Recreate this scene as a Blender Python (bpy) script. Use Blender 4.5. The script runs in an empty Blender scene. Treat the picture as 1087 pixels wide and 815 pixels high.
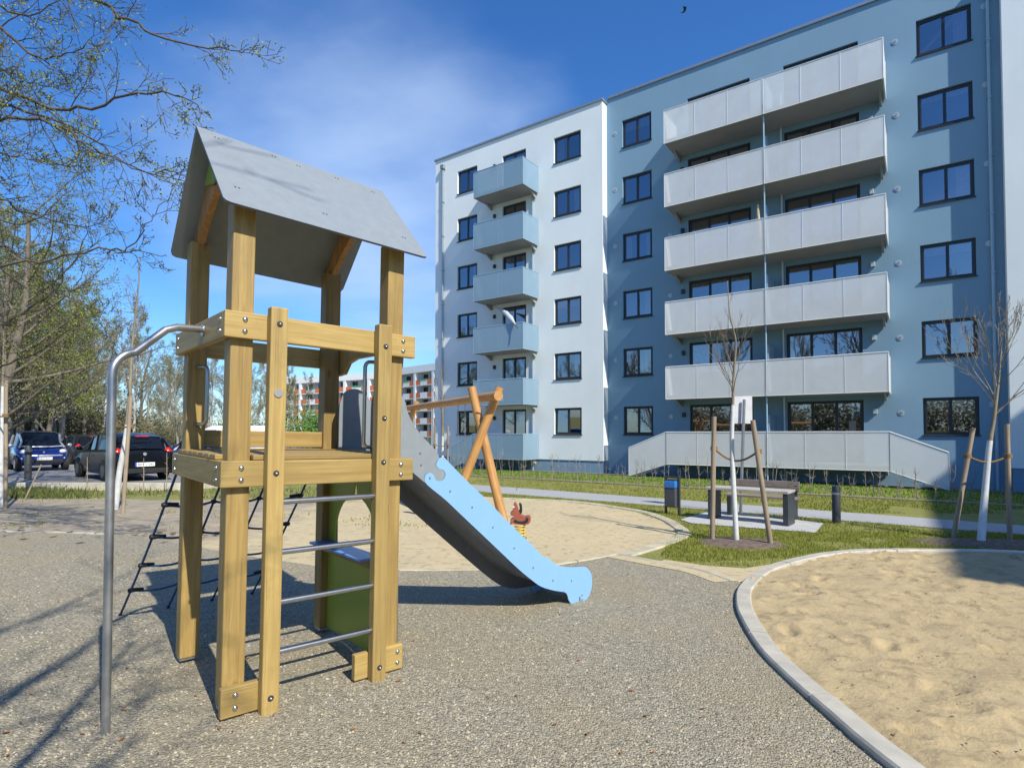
import bpy, bmesh, math, random
from mathutils import Vector, Matrix, noise
R = math.radians
random.seed(7)
SC = bpy.context.scene
COL = SC.collection
# ------------------------------------------------------------------ camera model
FPX, PITCH, EYE = 610.0, R(1.5), 1.55
CY = 460 - FPX * math.tan(PITCH)
NX, NY = .579, .8155          # into the building
EX, EY = .8157, -.5786        # along the facade, to the right
SL = .0142
SUNAZ, SUNEL = R(126), R(43)   # direction in which shadows fall (math angle), elevation
def gz(x, y): return -SL * (NX * x + NY * y)
def ray(px, py):
    a = (px - 543.5) / FPX; b = (CY - py) / FPX
    return Vector((a, math.cos(PITCH) - b * math.sin(PITCH), math.sin(PITCH) + b * math.cos(PITCH)))
def G(px, py):                # point of the ground seen there
    r = ray(px, py); k = -EYE / (r.z + SL * (NX * r.x + NY * r.y))
    return Vector((r.x * k, r.y * k, EYE + r.z * k))
def AY(px, py, Y):            # point at forward distance Y
    r = ray(px, py); k = Y / r.y
    return Vector((r.x * k, Y, EYE + r.z * k))
def ST(s, t, z): return Vector((EX * s + NX * t, EY * s + NY * t, z))

# ------------------------------------------------------------------ materials
MATS = {}
def newmat(name):
    m = bpy.data.materials.new(name); m.use_nodes = True
    nt = m.node_tree; b = nt.nodes['Principled BSDF']
    return m, nt, b
def N(nt, t, **kw):
    n = nt.nodes.new(t)
    for k, v in kw.items():
        if k in n.inputs: n.inputs[k].default_value = v
        else: setattr(n, k, v)
    return n
def coords(nt, scale=(1, 1, 1), kind='Object'):
    tc = N(nt, 'ShaderNodeTexCoord'); mp = N(nt, 'ShaderNodeMapping'); mp.inputs['Scale'].default_value = scale
    nt.links.new(tc.outputs[kind], mp.inputs['Vector']); return mp.outputs[0]
def ramp(nt, src, stops):
    r = N(nt, 'ShaderNodeValToRGB'); e = r.color_ramp.elements
    while len(e) < len(stops): e.new(.5)
    for i, (p, c) in enumerate(stops): e[i].position = p; e[i].color = (*c, 1) if len(c) == 3 else c
    nt.links.new(src, r.inputs[0]); return r.outputs[0]
def mixc(nt, fac, a, b, mode='MIX'):
    m = N(nt, 'ShaderNodeMix', data_type='RGBA', blend_type=mode)
    if isinstance(fac, (int, float)): m.inputs[0].default_value = fac
    else: nt.links.new(fac, m.inputs[0])
    for s, i in ((a, 6), (b, 7)):
        if isinstance(s, tuple): m.inputs[i].default_value = (*s, 1)
        else: nt.links.new(s, m.inputs[i])
    return m.outputs[2]
def noise_t(nt, vec, scale, detail=4, rough=.55):
    n = N(nt, 'ShaderNodeTexNoise', Scale=scale, Detail=detail, Roughness=rough); nt.links.new(vec, n.inputs['Vector']); return n.outputs[0]
def bump(nt, b, h, strength=.3, dist=.01):
    n = N(nt, 'ShaderNodeBump', Strength=strength, Distance=dist); nt.links.new(h, n.inputs['Height']); nt.links.new(n.outputs[0], b.inputs['Normal']); return n
def plain(name, col, rough=.6, metal=0, var=.12, scale=6, bmp=0, bscale=80, coat=0, spec=None):
    if name in MATS: return MATS[name]
    m, nt, b = newmat(name); v = coords(nt)
    n = noise_t(nt, v, scale)
    d = tuple(c * (1 - var) for c in col); l = tuple(min(1, c * (1 + var)) for c in col)
    nt.links.new(ramp(nt, n, [(.3, d), (.7, l)]), b.inputs['Base Color'])
    b.inputs['Roughness'].default_value = rough; b.inputs['Metallic'].default_value = metal
    if coat: b.inputs['Coat Weight'].default_value = coat; b.inputs['Coat Roughness'].default_value = .05
    if spec is not None: b.inputs['Specular IOR Level'].default_value = spec
    if bmp: bump(nt, b, noise_t(nt, v, bscale, 3), bmp, .004)
    MATS[name] = m; return m
def wood(name, light, dark, rough=.55, knots=True, longax=2):
    m, nt, b = newmat(name)
    sc = [22, 22, 22]; sc[longax] = 1.1
    tc = N(nt, 'ShaderNodeTexCoord'); oi = N(nt, 'ShaderNodeObjectInfo')
    ad = N(nt, 'ShaderNodeVectorMath', operation='ADD'); sc0 = N(nt, 'ShaderNodeVectorMath', operation='SCALE')
    cx = N(nt, 'ShaderNodeCombineXYZ', Y=.7)
    nt.links.new(oi.outputs['Random'], cx.inputs[0]); nt.links.new(oi.outputs['Random'], cx.inputs[2])
    nt.links.new(cx.outputs[0], sc0.inputs[0]); sc0.inputs['Scale'].default_value = 13
    nt.links.new(tc.outputs['Object'], ad.inputs[0]); nt.links.new(sc0.outputs[0], ad.inputs[1])
    mp = N(nt, 'ShaderNodeMapping'); mp.inputs['Scale'].default_value = sc; nt.links.new(ad.outputs[0], mp.inputs[0])
    wv = N(nt, 'ShaderNodeTexNoise', Scale=1.6, Detail=5, Roughness=.6, Distortion=.6); nt.links.new(mp.outputs[0], wv.inputs['Vector'])
    base = ramp(nt, wv.outputs[0], [(.3, dark), (.5, tuple((a + c) / 2 for a, c in zip(dark, light))), (.62, light), (.8, tuple((a * .75 + c * .25) for a, c in zip(light, dark)))])
    big = N(nt, 'ShaderNodeTexNoise', Scale=2.2, Detail=3); nt.links.new(ad.outputs[0], big.inputs['Vector'])
    base = mixc(nt, ramp(nt, big.outputs[0], [(.35, (0, 0, 0)), (.75, (.35, .35, .35))]), base, tuple(c * .55 for c in light))
    if knots:
        mk = N(nt, 'ShaderNodeMapping'); ks = [5, 5, 5]; ks[longax] = 2.1; mk.inputs['Scale'].default_value = ks; nt.links.new(ad.outputs[0], mk.inputs[0])
        vo = N(nt, 'ShaderNodeTexVoronoi', Scale=1.0); nt.links.new(mk.outputs[0], vo.inputs['Vector'])
        base = mixc(nt, ramp(nt, vo.outputs[0], [(.03, (.75,) * 3), (.12, (0,) * 3)]), base, (.16, .065, .02))
    hv = N(nt, 'ShaderNodeHueSaturation'); mr = N(nt, 'ShaderNodeMapRange'); mr.inputs['To Min'].default_value = .8; mr.inputs['To Max'].default_value = 1.1
    nt.links.new(oi.outputs['Random'], mr.inputs[0]); nt.links.new(mr.outputs[0], hv.inputs['Value']); nt.links.new(base, hv.inputs['Color']); base = hv.outputs[0]
    mc = N(nt, 'ShaderNodeMapping'); cs = [95, 95, 95]; cs[longax] = 1.6; mc.inputs['Scale'].default_value = cs; nt.links.new(ad.outputs[0], mc.inputs[0])
    fg = N(nt, 'ShaderNodeTexNoise', Scale=1.0, Detail=4, Roughness=.6); nt.links.new(mc.outputs[0], fg.inputs['Vector'])
    base = mixc(nt, ramp(nt, fg.outputs[0], [(.30, (.55,) * 3), (.42, (0,) * 3)]), base, tuple(c * .45 for c in dark))
    st = N(nt, 'ShaderNodeTexNoise', Scale=5.0, Detail=6, Roughness=.7); nt.links.new(ad.outputs[0], st.inputs['Vector'])
    base = mixc(nt, ramp(nt, st.outputs[0], [(.55, (0,) * 3), (.75, (.4,) * 3)]), base, tuple(c * .5 for c in light))
    nt.links.new(base, b.inputs['Base Color']); b.inputs['Roughness'].default_value = rough
    bump(nt, b, wv.outputs[0], .25, .002)
    return m
W_PINE = wood('pressure_treated_pine', (.40, .275, .09), (.27, .175, .055))
W_BOARD = wood('pine_boards', (.45, .32, .11), (.33, .22, .07))
W_RED = wood('gable_wood', (.48, .26, .10), (.32, .15, .05), knots=False)
W_LOG = wood('swing_log_wood', (.60, .33, .115), (.40, .19, .055))
W_STAKE = wood('weathered_stake_wood', (.37, .30, .215), (.24, .185, .13), .85)
W_BENCH = wood('bench_slats', (.30, .24, .21), (.2, .155, .135), .8, False, 0)
STEEL = plain('brushed_steel', (.50, .51, .52), .3, 1, .06, 30)
STEEL_D = plain('galvanised_steel', (.42, .43, .44), .4, .85, .12, 20)
BOLT = plain('bolt_steel', (.62, .62, .62), .22, 1, .05)
HOLE = plain('bolt_hole', (.03, .03, .03), .6)
HPL = plain('grey_laminate_board', (.235, .265, .285), .36, 0, .05, 14, .05, 200)
HPL_D = plain('dark_laminate_board', (.10, .105, .12), .4, 0, .05, 14)
BLUE = plain('light_blue_laminate', (.22, .415, .70), .35, 0, .02, 5)
BLUE_D = plain('blue_laminate', (.10, .25, .62), .35, 0, .03, 5)
GREEN = plain('green_laminate', (.26, .33, .035), .4, 0, .04, 5)
CHUTE = plain('stainless_slide_chute', (.46, .47, .49), .3, .9, .08, 5)
ROPE = plain('blue_rope', (.025, .075, .17), .8, 0, .2, 60)
ROPEK = plain('black_rope_clamp', (.012, .013, .017), .5)
COCO = plain('coconut_rope', (.21, .125, .055), .95, 0, .3, 60)
RUBBER = plain('tyre_rubber', (.015, .015, .016), .8)
DKGREY = plain('anthracite_powder_coat', (.035, .04, .047), .45, 0, .08)
CONC = plain('kerb_concrete', (.47, .44, .36), .85, 0, .16, 5, .3, 90)
CONC2 = plain('sandy_kerb_concrete', (.42, .375, .27), .9, 0, .25, 4, .3, 90)
CONC_S = plain('balcony_concrete', (.30, .30, .295), .8, 0, .06, 1.5)
LEADW = plain('roof_flashing_metal', (.34, .37, .40), .4, .6, .05)
PAINTW = plain('trunk_lime_paint', (.56, .57, .56), .9, 0, .1, 14, .3, 40)
FRAME = plain('anthracite_window_frame', (.022, .025, .031), .4)
VENTW = plain('white_vent_plastic', (.42, .47, .50), .5)
YEL = plain('yellow_spring_paint', (.60, .41, .02), .35)
REDP = plain('red_plastic', (.27, .075, .045), .5, 0, .15, 12)
WHITEP = plain('white_sheet_metal', (.72, .73, .74), .4)
CURT = plain('white_curtain', (.62, .62, .64), .9, 0, .1, 9)
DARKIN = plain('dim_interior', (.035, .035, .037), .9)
SOIL = plain('mulch_soil', (.13, .095, .07), .95, 0, .45, 14, .9, 35)

def worn(m, dark, sc=3.0, amount=.35, stretch=(1, 1, .25)):
    nt = m.node_tree; b = nt.nodes['Principled BSDF']; src = b.inputs['Base Color'].links[0].from_socket
    a = noise_t(nt, coords(nt, stretch), sc, 6, .75); f_ = noise_t(nt, coords(nt, (60, 60, 3)), 1.0, 3)
    c = mixc(nt, ramp(nt, a, [(.52, (0,) * 3), (.75, (amount,) * 3)]), src, dark)
    c = mixc(nt, ramp(nt, f_, [(.68, (0,) * 3), (.72, (amount * .5,) * 3)]), c, dark)
    nt.links.new(c, b.inputs['Base Color'])
    rr_ = ramp(nt, a, [(.3, (.30,) * 3), (.7, (.5,) * 3)]); nt.links.new(rr_, b.inputs['Roughness'])
worn(BLUE, (.17, .30, .48), 3, .25); worn(HPL, (.15, .165, .175), 2.5, .4); worn(CHUTE, (.2, .2, .2), 5, .5); worn(PAINTW, (.2, .19, .16), 6, .5)
worn(CONC, (.24, .215, .16), 2.2, .6, (1, 1, 1)); worn(VENTW, (.25, .26, .27), 8, .4)
def render_paint(name, col, var=.035):
    m, nt, b = newmat(name); v = coords(nt)
    n = noise_t(nt, v, .55, 5); st = noise_t(nt, coords(nt, (1.2, 1.2, .12)), 1.3, 4)
    c = ramp(nt, n, [(.3, tuple(x * (1 - var) for x in col)), (.7, tuple(x * (1 + var) for x in col))])
    c = mixc(nt, ramp(nt, st, [(.45, (0, 0, 0)), (.8, (.14,) * 3)]), c, tuple(x * .72 for x in col))
    nt.links.new(c, b.inputs['Base Color']); b.inputs['Roughness'].default_value = .9
    bump(nt, b, noise_t(nt, v, 38, 5, .7), .6, .008); return m
P_BLUE = render_paint('blue_render', (.19, .32, .43))
P_BLUE2 = render_paint('blue_plinth_render', (.17, .28, .38))
P_WHITE = render_paint('pale_render', (.73, .785, .79))

def perf(name, col, alpha=.2):
    m, nt, b = newmat(name); v = coords(nt)
    b.inputs['Base Color'].default_value = (*col, 1); b.inputs['Roughness'].default_value = .45
    tr = N(nt, 'ShaderNodeBsdfTransparent'); mx = N(nt, 'ShaderNodeMixShader')
    n = noise_t(nt, v, 1.6, 2)
    nt.links.new(ramp(nt, n, [(.3, (alpha * .93,) * 3), (.7, (alpha * 1.07,) * 3)]), mx.inputs[0])
    nt.links.new(b.outputs[0], mx.inputs[1]); nt.links.new(tr.outputs[0], mx.inputs[2])
    nt.links.new(mx.outputs[0], nt.nodes['Material Output'].inputs[0]); return m
PERF_W = perf('perforated_white_metal', (.80, .82, .81), .44)
PERF_B = perf('perforated_blue_metal', (.25, .38, .49), .26)
RAILW = plain('light_rail_metal', (.66, .68, .69), .4, 0, .04)
RAILB = plain('light_blue_rail_metal', (.28, .41, .51), .4, 0, .04)

def glass_mat():
    m, nt, b = newmat('window_glass')
    gl = N(nt, 'ShaderNodeBsdfGlossy', Roughness=.015); gl.inputs['Color'].default_value = (.80, .81, .86, 1)
    tr = N(nt, 'ShaderNodeBsdfTransparent'); tr.inputs['Color'].default_value = (.55, .6, .6, 1)
    lw = N(nt, 'ShaderNodeLayerWeight', Blend=.35)
    mx = N(nt, 'ShaderNodeMixShader')
    mr = N(nt, 'ShaderNodeMapRange'); mr.inputs['To Min'].default_value = .36; mr.inputs['To Max'].default_value = .92
    nt.links.new(lw.outputs['Fresnel'], mr.inputs[0]); nt.links.new(mr.outputs[0], mx.inputs[0])
    nt.links.new(tr.outputs[0], mx.inputs[1]); nt.links.new(gl.outputs[0], mx.inputs[2])
    nt.links.new(mx.outputs[0], nt.nodes['Material Output'].inputs[0])
    return m
GLASS = glass_mat()
DKRIM = plain('dark_rim', (.10, .10, .105), .35, .6)
CARGLASS = plain('car_glass', (.008, .010, .013), .06, 0, .05, 3, spec=.4)

def gravel_mat(name, pal, sandy, sc=72):
    m, nt, b = newmat(name); v = coords(nt)
    vo = N(nt, 'ShaderNodeTexVoronoi', Scale=sc); nt.links.new(v, vo.inputs['Vector'])
    sep = N(nt, 'ShaderNodeSeparateColor'); nt.links.new(vo.outputs['Color'], sep.inputs[0])
    c = ramp(nt, sep.outputs[0], [(0, pal[0]), (.25, pal[1]), (.6, pal[2]), (.85, pal[3]), (1, pal[4])])
    f = noise_t(nt, v, 150, 3)
    c = mixc(nt, .3, c, ramp(nt, f, [(.35, pal[0]), (.65, pal[4])]))
    big = noise_t(nt, v, .9, 5, .6)
    c = mixc(nt, ramp(nt, big, [(.44, (0,) * 3), (.66, (.55,) * 3)]), c, sandy)
    nt.links.new(c, b.inputs['Base Color']); b.inputs['Roughness'].default_value = .95
    mm = N(nt, 'ShaderNodeMath', operation='SUBTRACT'); nt.links.new(f, mm.inputs[0]); nt.links.new(vo.outputs[0], mm.inputs[1])
    bump(nt, b, mm.outputs[0], .9, .016); return m
GRAVEL = gravel_mat('grey_gravel', [(.10, .088, .060), (.25, .224, .156), (.36, .323, .226), (.45, .405, .29), (.58, .525, .40)], (.37, .305, .185))
def sand_mat(name, c0, c1, dirt, dfac=(.5, .75), soil=False):
    m, nt, b = newmat(name); v = coords(nt)
    c = ramp(nt, noise_t(nt, v, 2.2, 6, .65), [(.3, c0), (.7, c1)])
    sp = N(nt, 'ShaderNodeTexVoronoi', Scale=11); nt.links.new(v, sp.inputs['Vector'])
    c = mixc(nt, ramp(nt, noise_t(nt, v, 1.1, 6, .7), [(dfac[0], (0,) * 3), (dfac[1], (.8,) * 3)]), c, dirt)
    c = mixc(nt, ramp(nt, noise_t(nt, v, 9, 3, .5), [(.54, (0,) * 3), (.68, (.6,) * 3)]), c, tuple(x * .45 for x in c0))
    c = mixc(nt, .25, c, ramp(nt, noise_t(nt, v, 220, 2), [(.3, tuple(x * .6 for x in c0)), (.7, c1)]))
    if soil:      # bare grey-brown soil towards the car park
        sp2 = N(nt, 'ShaderNodeSeparateXYZ'); nt.links.new(v, sp2.inputs[0]); m1 = N(nt, 'ShaderNodeMapRange'); m1.inputs['From Min'].default_value = -2.5; m1.inputs['From Max'].default_value = -8.5
        nt.links.new(sp2.outputs[0], m1.inputs[0]); m2 = N(nt, 'ShaderNodeMath', operation='ADD'); nt.links.new(noise_t(nt, v, .9, 6, .7), m2.inputs[0]); nt.links.new(m1.outputs[0], m2.inputs[1])
        so = ramp(nt, noise_t(nt, v, 3, 5, .7), [(.3, (.17, .145, .11)), (.7, (.36, .31, .235))])
        c = mixc(nt, ramp(nt, m2.outputs[0], [(.7, (0,) * 3), (1.15 / 1.2, (.85,) * 3)]), c, so)
    nt.links.new(c, b.inputs['Base Color']); b.inputs['Roughness'].default_value = 1
    bump(nt, b, noise_t(nt, v, 26, 5, .6), .45, .03); return m
SAND = sand_mat('play_sand', (.365, .280, .150), (.455, .355, .195), (.31, .24, .13), (.55, .8))
SAND_L = sand_mat('worn_sand', (.46, .375, .215), (.56, .465, .285), (.34, .29, .19), (.5, .8), True)
def grass_ground():
    m, nt, b = newmat('lawn_ground'); v = coords(nt)
    c = ramp(nt, noise_t(nt, v, .8, 6, .65), [(.3, (.11, .145, .016)), (.5, (.20, .205, .035)), (.72, (.33, .28, .11))])
    c = mixc(nt, .55, c, ramp(nt, noise_t(nt, v, 30, 4, .7), [(.3, (.06, .08, .012)), (.7, (.33, .30, .09))]))
    nt.links.new(c, b.inputs['Base Color']); b.inputs['Roughness'].default_value = 1
    bump(nt, b, noise_t(nt, v, 40, 4), .8, .02); return m
LAWN = grass_ground()
def asphalt(name, a, c1):
    m, nt, b = newmat(name); v = coords(nt)
    c = ramp(nt, noise_t(nt, v, .6, 5), [(.3, a), (.7, c1)])
    c = mixc(nt, .4, c, ramp(nt, noise_t(nt, v, 120, 2), [(.3, tuple(x * .6 for x in a)), (.7, tuple(x * 1.2 for x in c1))]))
    nt.links.new(c, b.inputs['Base Color']); b.inputs['Roughness'].default_value = .9
    bump(nt, b, noise_t(nt, v, 120, 2), .4, .004); return m
ASPH = asphalt('car_park_surface', (.19, .185, .185), (.25, .245, .24))
PATHM = asphalt('path_surface', (.31, .315, .32), (.37, .375, .37))
def paving(name, col, sx, sy):
    m, nt, b = newmat(name)
    v = coords(nt); br = N(nt, 'ShaderNodeTexBrick', offset=.5, Scale=1.0)
    br.inputs['Color1'].default_value = (*col, 1); br.inputs['Color2'].default_value = (*[c * .88 for c in col], 1)
    br.inputs['Mortar'].default_value = (*[c * .5 for c in col], 1); br.inputs['Mortar Size'].default_value = .008
    br.inputs['Brick Width'].default_value = sx; br.inputs['Row Height'].default_value = sy
    nt.links.new(v, br.inputs['Vector']); nt.links.new(br.outputs[0], b.inputs['Base Color']); b.inputs['Roughness'].default_value = .85
    return m
PAV = paving('pale_paving_slabs', (.47, .47, .46), .6, .6)
def leafm(name, col, var=.45):
    m, nt, b = newmat(name); g = N(nt, 'ShaderNodeNewGeometry')
    c = ramp(nt, g.outputs['Random Per Island'], [(0, tuple(x * (1 - var) for x in col)), (1, tuple(x * (1 + var) for x in col))])
    nt.links.new(c, b.inputs['Base Color']); b.inputs['Roughness'].default_value = .7
    tl = N(nt, 'ShaderNodeBsdfTranslucent'); nt.links.new(c, tl.inputs[0]); mx = N(nt, 'ShaderNodeMixShader', Fac=.35)
    nt.links.new(b.outputs[0], mx.inputs[1]); nt.links.new(tl.outputs[0], mx.inputs[2])
    nt.links.new(mx.outputs[0], nt.nodes['Material Output'].inputs[0]); return m
LEAF_Y = leafm('fresh_yellow_green_leaves', (.21, .25, .035))
LEAF_G = leafm('spring_green_leaves', (.10, .17, .025))
LEAF_O = leafm('olive_buds', (.24, .225, .10))
BLADE = leafm('grass_blades', (.24, .26, .035), .55)
BLADE2 = leafm('tall_green_blades', (.13, .155, .04), .5)
def bark(name, a, c1, sc=9):
    m, nt, b = newmat(name); v = coords(nt, (1, 1, .35))
    n = noise_t(nt, v, sc, 5, .7); nt.links.new(ramp(nt, n, [(.35, a), (.65, c1)]), b.inputs['Base Color'])
    b.inputs['Roughness'].default_value = .95; bump(nt, b, n, .6, .02); return m
BARK_D = bark('dark_bark', (.08, .068, .052), (.19, .165, .13))
BARK_G = bark('grey_brown_bark', (.17, .15, .12), (.32, .29, .235))
BARK_Y = bark('young_bark', (.15, .125, .085), (.30, .255, .18))
BARK_W = bark('birch_bark', (.20, .19, .17), (.62, .61, .58), 5)

# ------------------------------------------------------------------ mesh helper
class MB:
    def __init__(s): s.v = []; s.f = []; s.mi = []; s.m = 0
    def add(s, vs, fs):
        o = len(s.v); s.v += [Vector(p) for p in vs]; s.f += [tuple(i + o for i in f) for f in fs]; s.mi += [s.m] * len(fs); return s
    def box(s, c, d, M=None):
        cx, cy, cz = c; x, y, z = d[0] / 2, d[1] / 2, d[2] / 2
        vs = [Vector((cx + a * x, cy + b * y, cz + e * z)) for a in (-1, 1) for b in (-1, 1) for e in (-1, 1)]
        if M: vs = [M @ p for p in vs]
        return s.add(vs, [(0, 1, 3, 2), (4, 6, 7, 5), (0, 4, 5, 1), (2, 3, 7, 6), (0, 2, 6, 4), (1, 5, 7, 3)])
    def quad(s, a, b, c, d): return s.add([a, b, c, d], [(0, 1, 2, 3)])
    def tube(s, pts, r, seg=8, cap=True):
        pts = [Vector(p) for p in pts]; n = len(pts)
        rs = list(r) if isinstance(r, (list, tuple)) else [r] * n
        vs = []; fs = []; up = None
        for i, p in enumerate(pts):
            t = (pts[min(i + 1, n - 1)] - pts[max(i - 1, 0)])
            if t.length < 1e-9: t = Vector((0, 0, 1))
            t.normalize()
            if up is None: up = t.orthogonal().normalized()
            else:
                up = up - t * up.dot(t)
                up = up.normalized() if up.length > 1e-6 else t.orthogonal().normalized()
            w = t.cross(up)
            for k in range(seg):
                a = 2 * math.pi * k / seg
                vs.append(p + (up * math.cos(a) + w * math.sin(a)) * rs[i])
        for i in range(n - 1):
            for k in range(seg):
                k2 = (k + 1) % seg
                fs.append((i * seg + k, i * seg + k2, (i + 1) * seg + k2, (i + 1) * seg + k))
        if cap: fs.append(tuple(range(seg))[::-1]); fs.append(tuple(range((n - 1) * seg, n * seg)))
        return s.add(vs, fs)
    def prism(s, poly, fn, a, b):        # poly (u,w) extruded from depth a to b; fn(u, w, depth) -> point
        n = len(poly); vs = [fn(u, w, a) for u, w in poly] + [fn(u, w, b) for u, w in poly]
        fs = [tuple(range(n))[::-1], tuple(range(n, 2 * n))]
        for i in range(n):
            j = (i + 1) % n; fs.append((i, j, j + n, i + n))
        return s.add(vs, fs)
    def ball(s, c, r, seg=8, rings=5, sc=(1, 1, 1)):
        c = Vector(c); vs = [c + Vector((0, 0, r * sc[2]))]
        for i in range(1, rings):
            ph = math.pi * i / rings
            for k in range(seg):
                a = 2 * math.pi * k / seg
                vs.append(c + Vector((r * sc[0] * math.sin(ph) * math.cos(a), r * sc[1] * math.sin(ph) * math.sin(a), r * sc[2] * math.cos(ph))))
        vs.append(c - Vector((0, 0, r * sc[2]))); fs = []
        for k in range(seg): fs.append((0, 1 + k, 1 + (k + 1) % seg))
        for i in range(rings - 2):
            for k in range(seg):
                a = 1 + i * seg + k; b = 1 + i * seg + (k + 1) % seg; fs.append((a, a + seg, b + seg, b))
        l = len(vs) - 1; o = 1 + (rings - 2) * seg
        for k in range(seg): fs.append((o + k, l, o + (k + 1) % seg))
        return s.add(vs, fs)
    def build(s, name, mat, parent=None, smooth=False, bevel=0, M=None, fix=True, keep=False):
        """verts are world coordinates unless M (own frame) is given"""
        me = bpy.data.meshes.new(name)
        PW = WM.get(parent.name, Matrix()) if parent else Matrix()
        inv = PW.inverted()
        if M is None and not keep: vs = [inv @ p for p in s.v] if parent else s.v
        else: vs = s.v
        me.from_pydata([tuple(p) for p in vs], [], s.f)
        for mm in (mat if isinstance(mat, (list, tuple)) else [mat]): me.materials.append(mm)
        if any(s.mi): me.polygons.foreach_set('material_index', s.mi)
        if fix and len(s.f) < 60000:
            bm = bmesh.new(); bm.from_mesh(me); bmesh.ops.recalc_face_normals(bm, faces=bm.faces)
            big = [f for f in bm.faces if len(f.verts) > 4]
            if big: bmesh.ops.triangulate(bm, faces=big)
            bm.to_mesh(me); bm.free()
        if smooth: me.polygons.foreach_set('use_smooth', [True] * len(me.polygons))
        o = bpy.data.objects.new(name, me); COL.objects.link(o)
        if parent: o.parent = parent
        o.matrix_basis = inv @ M if M is not None else Matrix()
        WM[o.name] = M if M is not None else PW.copy()
        if smooth and bevel == 0 and s.f and smooth == 'auto':
            try: me.set_sharp_from_angle(angle=R(40))
            except Exception: pass
        if bevel:
            b = o.modifiers.new('bevel', 'BEVEL'); b.width = bevel; b.segments = 2; b.limit_method = 'ANGLE'; b.angle_limit = R(40)
        return o
WM = {}
def tag(o, label, cat, group=None, kind=None):
    o['label'] = label; o['category'] = cat
    if group: o['group'] = group
    if kind: o['kind'] = kind
    return o
def struct(o, label, cat='ground'):
    o['label'] = label; o['category'] = cat; o['kind'] = 'structure'; return o
def thing(name, loc, label, cat, group=None, rz=0):
    o = bpy.data.objects.new(name, None); COL.objects.link(o); o.empty_display_size = .2
    o.matrix_basis = Matrix.Translation(Vector(loc)) @ Matrix.Rotation(rz, 4, 'Z'); WM[o.name] = o.matrix_basis.copy()
    return tag(o, label, cat, group)
def copy_thing(root, M, label=None):
    r = root.copy(); COL.objects.link(r); r.matrix_basis = M; WM[r.name] = M.copy()
    if label: r['label'] = label
    def rec(a, b):
        for ch in a.children:
            c = ch.copy(); COL.objects.link(c); c.parent = b; rec(ch, c)
    rec(root, r); return r
def beam(name, p0, p1, w, h, mat, parent, side, bevel=.006, ext=(0, 0)):
    """rectangular timber from p0 to p1; `side` is the direction of its width w"""
    p0 = Vector(p0); p1 = Vector(p1); z = (p1 - p0).normalized(); L = (p1 - p0).length
    x = Vector(side); x = (x - z * x.dot(z)).normalized(); y = z.cross(x)
    M = Matrix(((x.x, y.x, z.x, p0.x), (x.y, y.y, z.y, p0.y), (x.z, y.z, z.z, p0.z), (0, 0, 0, 1)))
    return MB().box((0, 0, L / 2), (w, h, L)).build(name, mat, parent, bevel=bevel, M=M)
def pole(name, p0, p1, r0, r1, mat, parent, seg=14, wob=0):
    p0 = Vector(p0); p1 = Vector(p1); z = (p1 - p0).normalized(); L = (p1 - p0).length
    x = z.orthogonal().normalized(); y = z.cross(x)
    M = Matrix(((x.x, y.x, z.x, p0.x), (x.y, y.y, z.y, p0.y), (x.z, y.z, z.z, p0.z), (0, 0, 0, 1)))
    n = 8; pts = [(wob * math.sin(i * 1.3 + L), wob * math.cos(i * 1.9), L * i / n) for i in range(n + 1)]
    return MB().tube(pts, [r0 + (r1 - r0) * i / n for i in range(n + 1)], seg).build(name, mat, parent, smooth='auto', M=M)

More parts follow.
